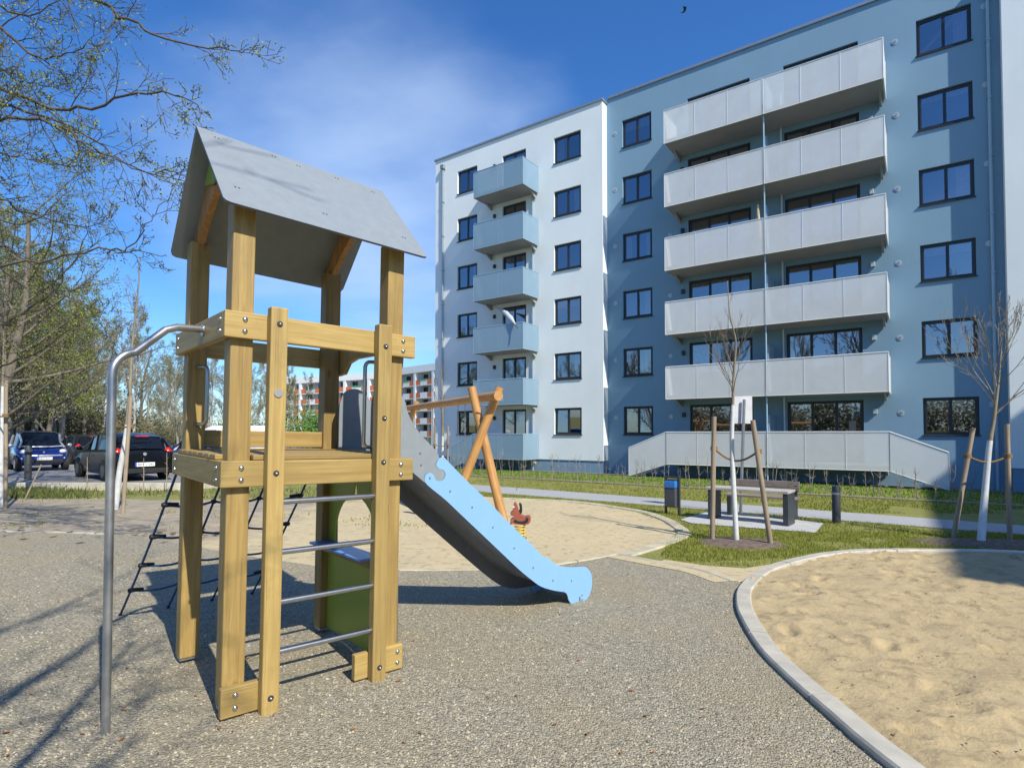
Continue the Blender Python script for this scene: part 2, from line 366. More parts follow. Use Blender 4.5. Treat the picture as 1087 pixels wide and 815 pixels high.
# ------------------------------------------------------------------ world, sun, camera
def setup_world():
    w = bpy.data.worlds.new('World'); SC.world = w; w.use_nodes = True; nt = w.node_tree
    bg = nt.nodes['Background']; bg.inputs[1].default_value = .11
    sky = N(nt, 'ShaderNodeTexSky', sky_type='NISHITA'); sky.sun_disc = False
    sky.sun_elevation = SUNEL; sky.altitude = 200; sky.air_density = 1.0; sky.dust_density = .6; sky.ozone_density = 3.2
    d = Vector((-math.cos(SUNAZ), -math.sin(SUNAZ)))
    sky.sun_rotation = math.atan2(d.x, d.y)
    tc = N(nt, 'ShaderNodeTexCoord')
    # thin high cloud: a real direction-space pattern of the sky
    sep = N(nt, 'ShaderNodeSeparateXYZ'); nt.links.new(tc.outputs['Generated'], sep.inputs[0])
    zz = N(nt, 'ShaderNodeMath', operation='ADD'); zz.inputs[1].default_value = .18; nt.links.new(sep.outputs[2], zz.inputs[0])
    cb = N(nt, 'ShaderNodeCombineXYZ')
    for i in (0, 1):
        dv = N(nt, 'ShaderNodeMath', operation='DIVIDE'); nt.links.new(sep.outputs[i], dv.inputs[0]); nt.links.new(zz.outputs[0], dv.inputs[1]); nt.links.new(dv.outputs[0], cb.inputs[i])
    mp = N(nt, 'ShaderNodeMapping'); mp.inputs['Scale'].default_value = (.95, 1.25, 1); mp.inputs['Rotation'].default_value = (0, 0, R(25)); mp.inputs['Location'].default_value = (3.1, 1.7, 0)
    nt.links.new(cb.outputs[0], mp.inputs[0])
    n1 = noise_t(nt, mp.outputs[0], .9, 9, .52)
    dirv = ray(400, 205).normalized()
    dp = N(nt, 'ShaderNodeVectorMath', operation='DOT_PRODUCT'); nt.links.new(tc.outputs['Generated'], dp.inputs[0]); dp.inputs[1].default_value = dirv
    near = N(nt, 'ShaderNodeMapRange'); near.inputs['From Min'].default_value = .90; near.inputs['From Max'].default_value = .995; near.inputs['To Max'].default_value = .30
    near.interpolation_type = 'SMOOTHSTEP'; nt.links.new(dp.outputs['Value'], near.inputs[0])
    sm = N(nt, 'ShaderNodeMath', operation='ADD'); nt.links.new(n1, sm.inputs[0]); nt.links.new(near.outputs[0], sm.inputs[1])
    fac = N(nt, 'ShaderNodeMapRange'); fac.inputs['From Min'].default_value = .57; fac.inputs['From Max'].default_value = .98; fac.inputs['To Max'].default_value = .6; fac.interpolation_type = 'SMOOTHSTEP'
    nt.links.new(sm.outputs[0], fac.inputs[0])
    hs = N(nt, 'ShaderNodeHueSaturation', Saturation=1.22, Value=1.12); nt.links.new(sky.outputs[0], hs.inputs['Color'])
    tint = mixc(nt, 1.0, hs.outputs[0], (.77, .96, 1.20), 'MULTIPLY')
    c = mixc(nt, fac.outputs[0], tint, (4.6, 5.9, 7.9))
    nt.links.new(c, bg.inputs[0])
    L = bpy.data.lights.new('sun', 'SUN'); L.energy = 4.8; L.angle = R(.5); L.color = (1, .94, .82)
    o = bpy.data.objects.new('sun', L); COL.objects.link(o)
    sd = Vector((-math.cos(SUNAZ) * math.cos(SUNEL), -math.sin(SUNAZ) * math.cos(SUNEL), math.sin(SUNEL)))
    o.rotation_euler = sd.to_track_quat('Z', 'Y').to_euler(); o.location = (0, 0, 30)
setup_world()
cam = bpy.data.cameras.new('camera'); co = bpy.data.objects.new('camera', cam); COL.objects.link(co)
co.location = (0, 0, EYE); co.rotation_euler = (R(90) + PITCH, 0, 0)
cam.sensor_width = 36; cam.sensor_fit = 'HORIZONTAL'; cam.lens = FPX / 1087 * 36
cam.shift_y = (407.5 - CY) / 1087 * -1; cam.clip_end = 2000; cam.clip_start = .05
SC.camera = co
SC.view_settings.view_transform = 'Standard'; SC.view_settings.look = 'None'; SC.view_settings.exposure = .40; SC.view_settings.gamma = 1

# ------------------------------------------------------------------ ground sheets
def on(x, y, off=0): return Vector((x, y, gz(x, y) + off))
def sheet(pts, off, name, mat, label, cat='ground'):
    mb = MB(); mb.add([on(p[0], p[1], off) for p in pts], [tuple(range(len(pts)))])
    o = mb.build(name, mat, fix=True)
    for p in o.data.polygons: pass
    return struct(o, label, cat)
def smooth_line(pts, n=6, closed=False):
    out = []; m = len(pts)
    rng = range(m if closed else m - 1)
    for i in rng:
        P = [pts[(i + k) % m] if closed else pts[min(max(i + k, 0), m - 1)] for k in (-1, 0, 1, 2)]
        for j in range(n):
            t = j / n
            out.append(tuple(.5 * ((2 * P[1][a]) + (-P[0][a] + P[2][a]) * t + (2 * P[0][a] - 5 * P[1][a] + 4 * P[2][a] - P[3][a]) * t * t + (-P[0][a] + 3 * P[1][a] - 3 * P[2][a] + P[3][a]) * t ** 3) for a in (0, 1)))
    if not closed: out.append(tuple(pts[-1][:2]))
    return out
def inside(x, y, poly):
    r = False; j = len(poly) - 1
    for i in range(len(poly)):
        xi, yi = poly[i][0], poly[i][1]; xj, yj = poly[j][0], poly[j][1]
        if (yi > y) != (yj > y) and x < (xj - xi) * (y - yi) / (yj - yi) + xi: r = not r
        j = i
    return r
def g2(px, py): p = G(px, py); return (p.x, p.y)

mb = MB(); SZ = 600; n = 12
mb.add([on(-SZ + 2 * SZ * i / n, -60 + (SZ + 60) * j / n) for j in range(n + 1) for i in range(n + 1)],
       [(j * (n + 1) + i, j * (n + 1) + i + 1, (j + 1) * (n + 1) + i + 1, (j + 1) * (n + 1) + i) for j in range(n) for i in range(n)])
struct(mb.build('lawn', LAWN), 'patchy green lawn between the paths and the house', 'lawn')

# right sandpit
kerb_out = smooth_line([(2.05, .2), (1.86, 1.6)] + [g2(*p) for p in [(935.7, 815), (877.7, 764), (834.8, 725), (804.7, 693), (785, 659), (781, 641.6), (785, 626.6), (804.7, 609.4), (834.8, 598.7), (877.7, 590), (920.7, 586.6), (989.4, 586.6), (1087, 589)]] + [(8.6, 7.2), (10.2, 5.6)], 5)
kerb_in = []
def offset_line(ln, d):
    out = []
    for i, p in enumerate(ln):
        a = Vector(ln[max(i - 1, 0)]); b = Vector(ln[min(i + 1, len(ln) - 1)]); t = (b - a).normalized()
        out.append((p[0] + t.y * d, p[1] - t.x * d))
    return out
KW = .14
def kerb(name, ln, w, top, label, seglen=1.0, low=-.05, mat=CONC, gap=.006):
    """kerb of separate stones laid along ln, width w to the right of travel"""
    a = ln; b = offset_line(ln, w); mb = MB()
    cum = 0; start = 0
    def stone(i0, i1):
        vs = []; fs = []; dz = random.uniform(-.003, .003); bv = .012
        for i in range(i0, i1 + 1):
            A = Vector(a[i]); B = Vector(b[i])
            sh = Vector((0, 0))
            if i == i0 or i == i1:
                t = (Vector(a[min(i + 1, len(a) - 1)]) - Vector(a[max(i - 1, 0)])).normalized() * gap
                sh = t if i == i0 else -t
            A = A + sh; B = B + sh; d = (B - A).normalized() * bv
            for P, z in ((A, low), (A, top - bv + dz), (A + d, top + dz), (B - d, top + dz), (B, top - bv + dz), (B, low)):
                vs.append(on(P.x, P.y, z))
        m = i1 - i0 + 1
        for i in range(m - 1):
            for k in range(5): fs.append((i * 6 + k, i * 6 + k + 1, (i + 1) * 6 + k + 1, (i + 1) * 6 + k))
        fs.append(tuple(range(6))); fs.append(tuple(range((m - 1) * 6, m * 6))[::-1]); mb.add(vs, fs)
    for i in range(1, len(a)):
        cum += (Vector(a[i]) - Vector(a[i - 1])).length
        if cum >= seglen or i == len(a) - 1: stone(start, i); start = i; cum = 0
    return struct(mb.build(name, mat), label, 'kerb')
kerb('sandpit_kerb', kerb_out, KW, .065, 'curved pale concrete kerb round the right sandpit')
kin = offset_line(kerb_out, KW * .5)
pit = kin + [(10.4, -2), (2.3, -2)]
def sand_grid(name, poly, step, off, amp, mat, label, sc=1.0, seed=0, foot=True):
    xs = [p[0] for p in poly]; ys = [p[1] for p in poly]; x0, x1, y0, y1 = min(xs), max(xs), min(ys), max(ys)
    nx = int((x1 - x0) / step) + 1; ny = int((y1 - y0) / step) + 1; idx = {}; vs = []; fs = []
    rr = random.Random(seed); feet = []
    if foot:
        for _ in range(int((x1 - x0) * (y1 - y0) * 5.0)): feet.append((rr.uniform(x0, x1), rr.uniform(y0, y1), rr.uniform(.05, .13), rr.uniform(0, 6.28)))
    fg = {}
    for f in feet: fg.setdefault((int(f[0] // .4), int(f[1] // .4)), []).append(f)
    def h(x, y):
        v = noise.fractal(Vector((x * 2.6 * sc + seed, y * 2.6 * sc, 0)), 1, 2, 4) * amp + noise.noise(Vector((x * .5, y * .5, seed))) * amp
        for i in (-1, 0, 1):
            for j in (-1, 0, 1):
                for f in fg.get((int(x // .4) + i, int(y // .4) + j), ()):
                    dx, dy = x - f[0], y - f[1]; c, s_ = math.cos(f[3]), math.sin(f[3])
                    a = (dx * c + dy * s_) / f[2]; b = (-dx * s_ + dy * c) / (f[2] * .5); q = a * a + b * b
                    if q < 4: v += -amp * 1.7 * math.exp(-q * 1.2) + amp * .75 * math.exp(-(math.sqrt(q) - 1.4) ** 2 * 5)
        return max(v, -off + .008)
    def vi(i, j):
        if (i, j) not in idx:
            x = x0 + i * step; y = y0 + j * step; idx[(i, j)] = len(vs); vs.append(on(x, y, off + h(x, y)))
        return idx[(i, j)]
    for j in range(ny):
        yc = y0 + (j + .5) * step
        for i in range(nx):
            if inside(x0 + (i + .5) * step, yc, poly): fs.append((vi(i, j), vi(i + 1, j), vi(i + 1, j + 1), vi(i, j + 1)))
    mb = MB(); mb.v = vs; mb.f = fs; mb.mi = [0] * len(fs)
    o = mb.build(name, mat, smooth=True, fix=False); return struct(o, label, 'sand')
pitc = [p for p in pit if True]
sand_grid('sandpit', [(min(p[0], 9), p[1]) for p in pitc], .04, .034, .030, SAND, 'trodden yellow sand in the right sandpit', seed=3)

# left / back sand area and its kerb
edge_back = [g2(*p) for p in [(655, 589), (690, 579), (712, 571.5), (719, 566), (712, 559), (698, 551), (675, 543.5), (632, 536.5), (600, 533), (565, 531), (520, 529.5), (470, 528.5), (425, 528)]]
kerb('play_area_kerb', smooth_line(edge_back, 5), .22, .03, 'narrow concrete kerb curving round the back sand area', mat=CONC2)
edge_front = [g2(*p) for p in [(425, 606), (480, 606), (560, 603.5), (610, 597), (655, 589)]]
kerb('play_area_kerb', smooth_line(edge_front, 5), .07, .034, 'thin kerb line between gravel and back sand area', mat=CONC2)
edge_grass = [g2(*p) for p in [(655, 589), (697, 597), (745, 606), (783, 618.5)]]
kerb('play_area_kerb', smooth_line(edge_grass, 5), .10, .036, 'kerb between gravel and the lawn corner', mat=CONC2)
edge_left = [g2(*p) for p in [(-70, 563), (0, 564), (60, 565), (118, 567.5)]]
kerb('play_area_kerb', smooth_line(edge_left, 6), .09, .034, 'half buried kerb at the left edge of the gravel')
sandL = [tuple(p) for p in offset_line(smooth_line(edge_back, 4), .07)] + [g2(*p) for p in [(380, 529), (300, 529), (190, 531), (110, 529), (0, 527), (-90, 527), (-90, 580), (0, 580), (140, 583), (250, 600), (330, 612), (425, 612), (560, 608), (640, 594)]]
sand_grid('play_sand', sandL, .075, .008, .010, SAND_L, 'wide sand area behind the gravel and around the swing', seed=11)
gravel = [(-9, -3), (2.15, -3), (1.98, .2)] + offset_line(kerb_out, .03)[3:41] + [g2(790, 622)] + offset_line(smooth_line(edge_grass[::-1], 4), 0)[1:] + [g2(*p) for p in [(610, 598), (560, 604.5), (480, 607), (425, 607), (360, 606), (300, 597), (240, 588), (190, 578), (150, 570), (118, 569.5), (60, 567), (0, 566), (-70, 565)]]
# drop gravel outline points that lie beyond the grass corner
gravel = [p for p in gravel if p[1] < 9.6]
def gravel_sheet():
    pts = []
    for p in gravel:
        if not pts or (Vector(p) - Vector(pts[-1])).length > .02: pts.append(p)
    return sheet(pts, .022, 'gravel', GRAVEL, 'grey gravel surface of the playground', 'gravel')
GP = []
for p in kerb_out:
    if Vector(p).length < 50: GP.append(p)
cut = min(range(len(kerb_out)), key=lambda i: (Vector(kerb_out[i]) - Vector(g2(786, 622))).length)
gravel = [(-9, -3), (2.2, -3), (2.09, .2)] + offset_line(kerb_out, .03)[1:cut + 1] + smooth_line(edge_grass[::-1], 4) + [g2(*p) for p in [(610, 598), (560, 604.5), (480, 607), (425, 607), (360, 606), (300, 597), (240, 588), (190, 578), (150, 570), (118, 569.5), (60, 567), (0, 566), (-70, 565)]]
gravel_sheet()
# sandy corner between the two kerbs
cornr = [g2(*p) for p in [(783, 619.5), (772, 613), (745, 606), (700, 597), (705, 594.5), (750, 601), (790, 604), (830, 598), (808, 607), (792, 617)]]
sheet(cornr, .012, 'sandy_strip', SAND_L, 'sandy strip where the kerbs meet by the lawn corner', 'sand')

_eg = smooth_line(edge_grass, 6)
sheet(_eg + offset_line(_eg, .30)[::-1], .027, 'sandy_strip', SAND_L, 'sand washed over the gravel edge beside the lawn corner', 'sand')
# path, paving pad, beds
pn = [Vector(g2(507, 522)), Vector(g2(700, 537)), Vector(g2(1087, 568))]; pf = [Vector(g2(497, 514)), Vector(g2(700, 529)), Vector(g2(1087, 558))]
def ext(a, b, d): return a + (a - b).normalized() * d
path = [ext(pn[0], pn[1], 14), pn[0], pn[1], pn[2], ext(pn[2], pn[1], 12), ext(pf[2], pf[1], 12), pf[2], pf[1], pf[0], ext(pf[0], pf[1], 12)]
sheet([tuple(p) for p in path], .008, 'path', PATHM, 'light grey footpath crossing the lawn', 'path')
pad = [g2(*p) for p in [(722, 552), (735, 556), (866, 566), (874, 556), (760, 541)]]
sheet([pad[0], pad[1], pad[2], pad[3], pad[4]], .014, 'paved_pad', PAV, 'pale paved pad under the picnic table', 'paving')
BH = Vector((0, 0, 0))
def strip(s0, s1, t0, t1, off, name, mat, label, cat):
    pts = [ST(s0, t0, 0), ST(s1, t0, 0), ST(s1, t1, 0), ST(s0, t1, 0)]
    return sheet([(p.x, p.y) for p in pts], off, name, mat, label, cat)
strip(-24, 12, 19.0, 19.55, .006, 'hedge_bed', SOIL, 'dark soil bed of the young hedge', 'soil')
strip(-24, 12, 18.90, 18.98, .05, 'lawn_edging', CONC, 'thin edging in front of the hedge bed', 'kerb')
strip(-23.4, 12, 24.15, 25.4, .012, 'splash_strip', gravel_mat('dark_stones', [(.05, .05, .05), (.09, .085, .08), (.13, .125, .12), (.18, .17, .165), (.3, .29, .28)], (.12, .11, .10), 30), 'dark gravel strip along the foot of the house', 'gravel')
strip(-23.4, 12, 24.07, 24.14, .05, 'house_edging', CONC, 'pale edging stone along the house gravel strip', 'kerb')
# car park (raised)
CPZ = .195
def cp(x, y): return gz(x, y) + CPZ
kA = Vector(g2(-60, 519.5)); kB = Vector(g2(192, 520))
cpoly = [(-60, 17.0), (kA.x, kA.y), (kB.x, kB.y), (kB.x + 3, kB.y + 6), (2, 60), (-20, 90), (-110, 90)]
mb = MB(); mb.add([on(x, y, CPZ) for x, y in cpoly], [tuple(range(len(cpoly)))])
struct(mb.build('car_park', ASPH), 'raised grey car park surface with parked cars', 'car park')
kl = [(kA.x + (kB.x - kA.x) * i / 12, kA.y + (kB.y - kA.y) * i / 12 - .0) for i in range(13)]
kerb('car_park_kerb', kl + [(kB.x + 1, kB.y + 2), (kB.x + 3, kB.y + 6)], .14, CPZ + .02, 'high kerb along the front of the car park', 1.0)

# ------------------------------------------------------------------ pebbles and grass (uncountable)
def pebbles(n, fn, name, mats, label, smin, smax, seed):
    rr = random.Random(seed); mb = MB(); vs, fs, mi = mb.v, mb.f, mb.mi
    for _ in range(n):
        p = fn(rr)
        if p is None: continue
        x, y, z = p; r = rr.uniform(smin, smax) * (rr.random() ** 2 * .9 + .6); a = rr.uniform(0, 6.28); o = len(vs)
        k = 5
        ring = [(math.cos(a + i * 6.283 / k) * r * rr.uniform(.7, 1.25), math.sin(a + i * 6.283 / k) * r * rr.uniform(.6, 1.1)) for i in range(k)]
        hz = r * rr.uniform(.5, .95)
        for q in ring: vs.append(Vector((x + q[0], y + q[1], z)))
        for q in ring: vs.append(Vector((x + q[0] * .55, y + q[1] * .55, z + hz)))
        m_ = rr.choices(range(len(mats)), [5, 5, 4, 2, 1][:len(mats)])[0]
        for i in range(k): fs.append((o + i, o + (i + 1) % k, o + k + (i + 1) % k, o + k + i)); mi.append(m_)
        fs.append(tuple(range(o + k, o + 2 * k))); mi.append(m_)
    ob = mb.build(name, mats, fix=False); return tag(ob, label, 'pebbles', kind='stuff')
PEB = [plain('pebble_%s' % nm, c, .85, 0, .2, 50) for nm, c in (('grey', (.36, .323, .226)), ('pale', (.46, .413, .30)), ('mid', (.26, .232, .160)), ('dark', (.11, .10, .09)), ('tan', (.52, .38, .22)))]
def gravel_pt(rr):
    d = 2.2 + 5.5 * rr.random() ** 1.3; a = rr.uniform(-.95, .72); x, y = d * a, d
    if inside(x, y, gravel): return x, y, gz(x, y) + .019
pebbles(70000, gravel_pt, 'gravel_stones', PEB, 'loose grey stones of the gravel surface', .004, .0078, 5)
def blades(name, mat, label, cat, pts, hmin, hmax, w, seed, lean=.5):
    rr = random.Random(seed); mb = MB()
    for (x, y, z) in pts:
        a = rr.uniform(0, 6.28); h = rr.uniform(hmin, hmax); dx, dy = math.cos(a) * w, math.sin(a) * w
        lx, ly = rr.gauss(0, lean) * h, rr.gauss(0, lean) * h; o = len(mb.v)
        mb.v += [Vector((x - dx, y - dy, z)), Vector((x + dx, y + dy, z)), Vector((x + lx * .4 + dx * .6, y + ly * .4 + dy * .6, z + h * .6)), Vector((x + lx * .4 - dx * .6, y + ly * .4 - dy * .6, z + h * .6)), Vector((x + lx, y + ly, z + h))]
        mb.f += [(o, o + 1, o + 2, o + 3), (o + 3, o + 2, o + 4)]; mb.mi += [0, 0]
    return tag(mb.build(name, mat, fix=False), label, cat, kind='stuff')
rr = random.Random(2); pts = []
lawnpoly = [g2(*p) for p in [(700, 592), (745, 601), (795, 603), (835, 594), (880, 586), (990, 583), (1120, 586)]] + [tuple(ext(pn[2], pn[1], 3)), tuple(pn[1]), tuple(pn[0])] + [tuple(p) for p in [edge_back[-3], edge_back[-4], edge_back[-5], edge_back[-6], edge_back[-7], edge_back[4], edge_back[3], edge_back[2]]]
treepos = [Vector(g2(784, 577)), Vector(g2(1041, 577))]
while len(pts) < 42000:
    x = rr.uniform(-1, 10.5); y = rr.uniform(6.3, 18)
    if rr.random() < .3: y = rr.uniform(6.3, 10)
    if not inside(x, y, lawnpoly) or inside(x, y, pad): continue
    if noise.noise(Vector((x * 1.3, y * 1.3, 2))) < -.25 and rr.random() < .75: continue
    if min((Vector((x, y)) - t).length for t in treepos) < .55: continue
    pts.append((x, y, gz(x, y)))
blades('grass', BLADE, 'short spring grass of the lawn round the table and saplings', 'grass', pts, .02, .055, .004, 4)
pts = []
while len(pts) < 16000:
    s, t = rr.uniform(-23, 8), rr.uniform(19.6, 24.0); p = ST(s, t, 0); pts.append((p.x, p.y, gz(p.x, p.y)))
blades('grass', leafm('bright_bed_grass', (.13, .24, .015), .4), 'bright green grass between hedge bed and house', 'grass', pts, .03, .08, .014, 6)
pts = []
for cx, w_, n_ in ((30, 60, 1900), (70, 40, 500), (150, 90, 260), (20, 40, 600), (220, 120, 200), (320, 120, 350)):
    for _ in range(n_):
        px = rr.gauss(cx, w_ * .45); py = rr.uniform(519.5, 530) if px < 110 else rr.uniform(520, 527); p = G(px, py)
        if px > 200: p = G(px, rr.uniform(518, 529))
        pts.append((p.x, p.y, p.z))
blades('grass', BLADE2, 'unmown grass tufts at the foot of the car park kerb', 'grass', pts, .04, .17, .013, 8, .45)
pts = []
for _ in range(2600):
    px, py = rr.uniform(0, 460), rr.uniform(528, 562)
    p = G(px, py)
    if noise.noise(Vector((p.x * .9, p.y * .9, 7))) > .18: pts.append((p.x, p.y, p.z + .01))
blades('grass', BLADE, 'sparse weeds on the worn sand at the left', 'grass', pts, .02, .07, .008, 9)
pts = []
while len(pts) < 15000:
    px = rr.uniform(480, 1087); p = G(px, 500 + 45 * rr.random()); t_ = NX * p.x + NY * p.y
    far_ = pf[0] + (pf[2] - pf[0]) * ((p.x - pf[0].x) / (pf[2].x - pf[0].x))
    if t_ > 18.85 or p.y < far_.y + .08 or noise.noise(Vector((p.x * .8, p.y * .8, 4))) < -.3: continue
    pts.append((p.x, p.y, p.z))
blades('grass', BLADE, 'lawn strip between the footpath and the hedge bed', 'grass', pts, .02, .06, .008, 14)
def clod(rr):
    p = G(rr.uniform(790, 1087), rr.uniform(600, 812)); return (p.x, p.y, p.z + .035) if inside(p.x, p.y, pit) and (Vector((p.x, p.y)) - Vector((p.x, p.y))).length < 1 else None
# dry leaves / bark bits on sand and gravel
def litter(n, name, label, mat, fn, s0, s1, seed):
    rr = random.Random(seed); mb = MB()
    for _ in range(n):
        p = fn(rr)
        if p is None: continue
        a = rr.uniform(0, 6.28); L = rr.uniform(s0, s1); w = L * rr.uniform(.25, .6); u = Vector((math.cos(a), math.sin(a), rr.uniform(-.2, .3))); v = Vector((-math.sin(a), math.cos(a), rr.uniform(-.3, .3)))
        c = Vector(p); q = [c - u * L, c - v * w + Vector((0, 0, .004)), c + u * L, c + v * w + Vector((0, 0, .006))]
        top = [k + Vector((0, 0, .003)) for k in q]; mb.add(q + top, [(0, 1, 2, 3), (4, 5, 6, 7), (0, 1, 5, 4), (1, 2, 6, 5), (2, 3, 7, 6), (3, 0, 4, 7)])
    return tag(mb.build(name, mat, fix=False), label, 'dead leaves', kind='stuff')
DL = plain('dead_leaf', (.27, .13, .06), .9, 0, .35, 3)
def lf(rr):
    p = G(rr.uniform(0, 760), rr.uniform(575, 812)); return (p.x, p.y, p.z + .03) if inside(p.x, p.y, gravel) else None
litter(70, 'dead_leaves', 'scattered dry brown leaves on the gravel', DL, lf, .008, .022, 1)
litter(110, 'sand_clods', 'small brown crumbs and bits lying on the right sandpit', plain('damp_crumbs', (.22, .16, .09), .95, 0, .4, 4), clod, .004, .012, 21)
def lf2(rr):
    p = G(rr.uniform(0, 240), rr.gauss(568, 4)); return (p.x, p.y, p.z + .03)
litter(46, 'bark_litter', 'brown bark and leaf litter along the sand edge', plain('bark_litter', (.13, .09, .06), .95), lf2, .02, .09, 2)

# ------------------------------------------------------------------ main building
BASE = -.42; TB, TW = 25.3, 24.82
bld = thing('apartment_building', ST(-10, TB, BASE), 'six storey apartment house with pale and blue facade and perforated balconies', 'apartment building')
ZT = [2.82 + 2.75 * k for k in range(6)]; ZS = [1.50 + 2.75 * k for k in range(6)]
def wall(name, s0, s1, z0, z1, T, holes, mat, depth=.14):
    mb = MB(); ss = sorted({s0, s1} | {h[0] for h in holes} | {h[1] for h in holes}); zs = sorted({z0, z1} | {h[2] for h in holes} | {h[3] for h in holes})
    for i in range(len(ss) - 1):
        for j in range(len(zs) - 1):
            cs, cz = (ss[i] + ss[i + 1]) / 2, (zs[j] + zs[j + 1]) / 2
            if any(h[0] < cs < h[1] and h[2] < cz < h[3] for h in holes): continue
            mb.quad(ST(ss[i], T, zs[j]), ST(ss[i + 1], T, zs[j]), ST(ss[i + 1], T, zs[j + 1]), ST(ss[i], T, zs[j + 1]))
    for a, b, c, d in holes:
        D = T + depth
        mb.quad(ST(a, T, c), ST(a, D, c), ST(a, D, d), ST(a, T, d)); mb.quad(ST(b, T, c), ST(b, T, d), ST(b, D, d), ST(b, D, c))
        mb.quad(ST(a, T, d), ST(a, D, d), ST(b, D, d), ST(b, T, d)); mb.quad(ST(a, T, c), ST(b, T, c), ST(b, D, c), ST(a, D, c))
    return mb
def sbox(mb, s0, s1, t0, t1, z0, z1):
    P = [ST(s, t, z) for s in (s0, s1) for t in (t0, t1) for z in (z0, z1)]
    return mb.add(P, [(0, 1, 3, 2), (4, 6, 7, 5), (0, 4, 5, 1), (2, 3, 7, 6), (0, 2, 6, 4), (1, 5, 7, 3)])
# openings: (s0, s1, list)
W_OPEN = []; B_OPEN = []; DR = []
for k in range(6):
    W_OPEN += [(-21.45, -20.0, ZS[k], ZT[k], 2), (-15.0, -13.45, ZS[k], ZT[k], 2), (-18.25, -16.72, .42 + 2.75 * k, ZT[k], 2)]
    B_OPEN += [(-11.46, -10.0, ZS[k], ZT[k], 2), (.1, 1.67, ZS[k], ZT[k], 2), (-8.3, -5.65, .42 + 2.75 * k, ZT[k], 3), (-4.35, -1.72, .42 + 2.75 * k, ZT[k], 3)]
PLZ = .24
mb = wall('w', -23.15, -12.28, PLZ, 17.62, TW, [o[:4] for o in W_OPEN], P_WHITE)
mb.quad(ST(-12.28, TW, PLZ), ST(-12.28, TB, PLZ), ST(-12.28, TB, 17.62), ST(-12.28, TW, 17.62))
mb.quad(ST(-23.15, TW, PLZ), ST(-23.15, TW + 12, PLZ), ST(-23.15, TW + 12, 17.62), ST(-23.15, TW, 17.62))
mb.build('pale_facade', P_WHITE, bld, fix=False)
mb = MB(); sbox(mb, -23.10, -12.32, TW + .04, TB + .5, BASE - .3, PLZ - .004); mb.build('plinth', P_BLUE2, bld)
wall('b', -12.28, 2.42, BASE - .3, 17.85, TB, [o[:4] for o in B_OPEN], P_BLUE).build('blue_facade', P_BLUE, bld, fix=False)
mb = MB(); sbox(mb, 2.42, 9.5, TW, TB + 12, .42, 17.62); mb.build('pale_end_facade', P_WHITE, bld)
mb = MB(); sbox(mb, 2.46, 9.5, TW + .04, TB + 12, BASE - .3, .416); mb.build('plinth', P_BLUE2, bld)
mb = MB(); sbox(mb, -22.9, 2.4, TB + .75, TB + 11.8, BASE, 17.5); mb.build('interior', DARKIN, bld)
mb = MB()
sbox(mb, -23.22, -12.22, TW - .07, TB + 11.9, 17.62, 17.72); sbox(mb, -12.2, 2.36, TB - .07, TB + 11.9, 17.85, 17.97); sbox(mb, 2.38, 9.6, TW - .07, TB + 12.05, 17.625, 17.73)
mb.build('roof_edge', LEADW, bld, bevel=.01)
# windows
rw = random.Random(12)
def window(s0, s1, z0, z1, T, nsash, ground=False, label=None):
    fr = MB(); d0, d1 = T + .095, T + .155; fw = .065
    sbox(fr, s0, s0 + fw, d0, d1, z0, z1); sbox(fr, s1 - fw, s1, d0, d1, z0, z1)
    sbox(fr, s0 + fw, s1 - fw, d0, d1, z1 - fw, z1); sbox(fr, s0 + fw, s1 - fw, d0, d1, z0, z0 + fw)
    w = (s1 - s0 - 2 * fw)
    pw = w / nsash; pn_ = MB()
    for i in range(nsash):
        a = s0 + fw + i * pw; b = a + pw; m_ = .05
        # sash frame
        sbox(fr, a + .002, a + m_, d0 - .018, d1 - .02, z0 + fw, z1 - fw); sbox(fr, b - m_, b - .002, d0 - .018, d1 - .02, z0 + fw, z1 - fw)
        sbox(fr, a + m_, b - m_, d0 - .018, d1 - .02, z1 - fw - .045, z1 - fw - .001); sbox(fr, a + m_, b - m_, d0 - .018, d1 - .02, z0 + fw + .001, z0 + fw + .045)
        tx, tz = rw.gauss(0, .007), rw.gauss(0, .007)
        A, B, C_, D = a + m_, b - m_, z0 + fw + .045, z1 - fw - .045
        q = d0 + .015
        pn_.quad(ST(A, q - tx - tz, C_), ST(B, q + tx - tz, C_), ST(B, q + tx + tz, D), ST(A, q - tx + tz, D))
    f = fr.build('window', FRAME, bld); p = pn_.build('pane', GLASS, f, fix=False)
    if nsash == 2:
        sl = MB(); sbox(sl, s0 - .03, s1 + .03, T - .05, d0 - .002, z0 - .045, z0 - .003); sl.build('sill', FRAME, f)
    r = rw.random()
    if r < .45 and not ground:
        cu = MB(); side = rw.choice((0, 1, 2)); a, b = s0 + .08, s1 - .08
        segs = [(a, a + (b - a) * .3)] if side == 0 else ([(b - (b - a) * .3, b)] if side == 1 else [(a, a + (b - a) * .22), (b - (b - a) * .22, b)])
        for u0, u1 in segs:
            n_ = 14
            for i in range(n_):
                x0, x1 = u0 + (u1 - u0) * i / n_, u0 + (u1 - u0) * (i + 1) / n_; o0 = .03 * (i % 2); o1 = .03 * ((i + 1) % 2)
                cu.quad(ST(x0, d1 + .07 + o0, z0 + .02), ST(x1, d1 + .07 + o1, z0 + .02), ST(x1, d1 + .07 + o1, z1 - .06), ST(x0, d1 + .07 + o0, z1 - .06))
        cu.build('curtain', CURT, f, fix=False)
    elif r < .68:
        cu = MB(); zz = z1 - (z1 - z0) * rw.uniform(.12, .4)
        k = z1 - .06
        while k > zz: sbox(cu, s0 + .08, s1 - .08, d1 + .06, d1 + .085, k - .05, k - .012); k -= .055
        cu.build('blind', CURT, f, fix=False)
    return f
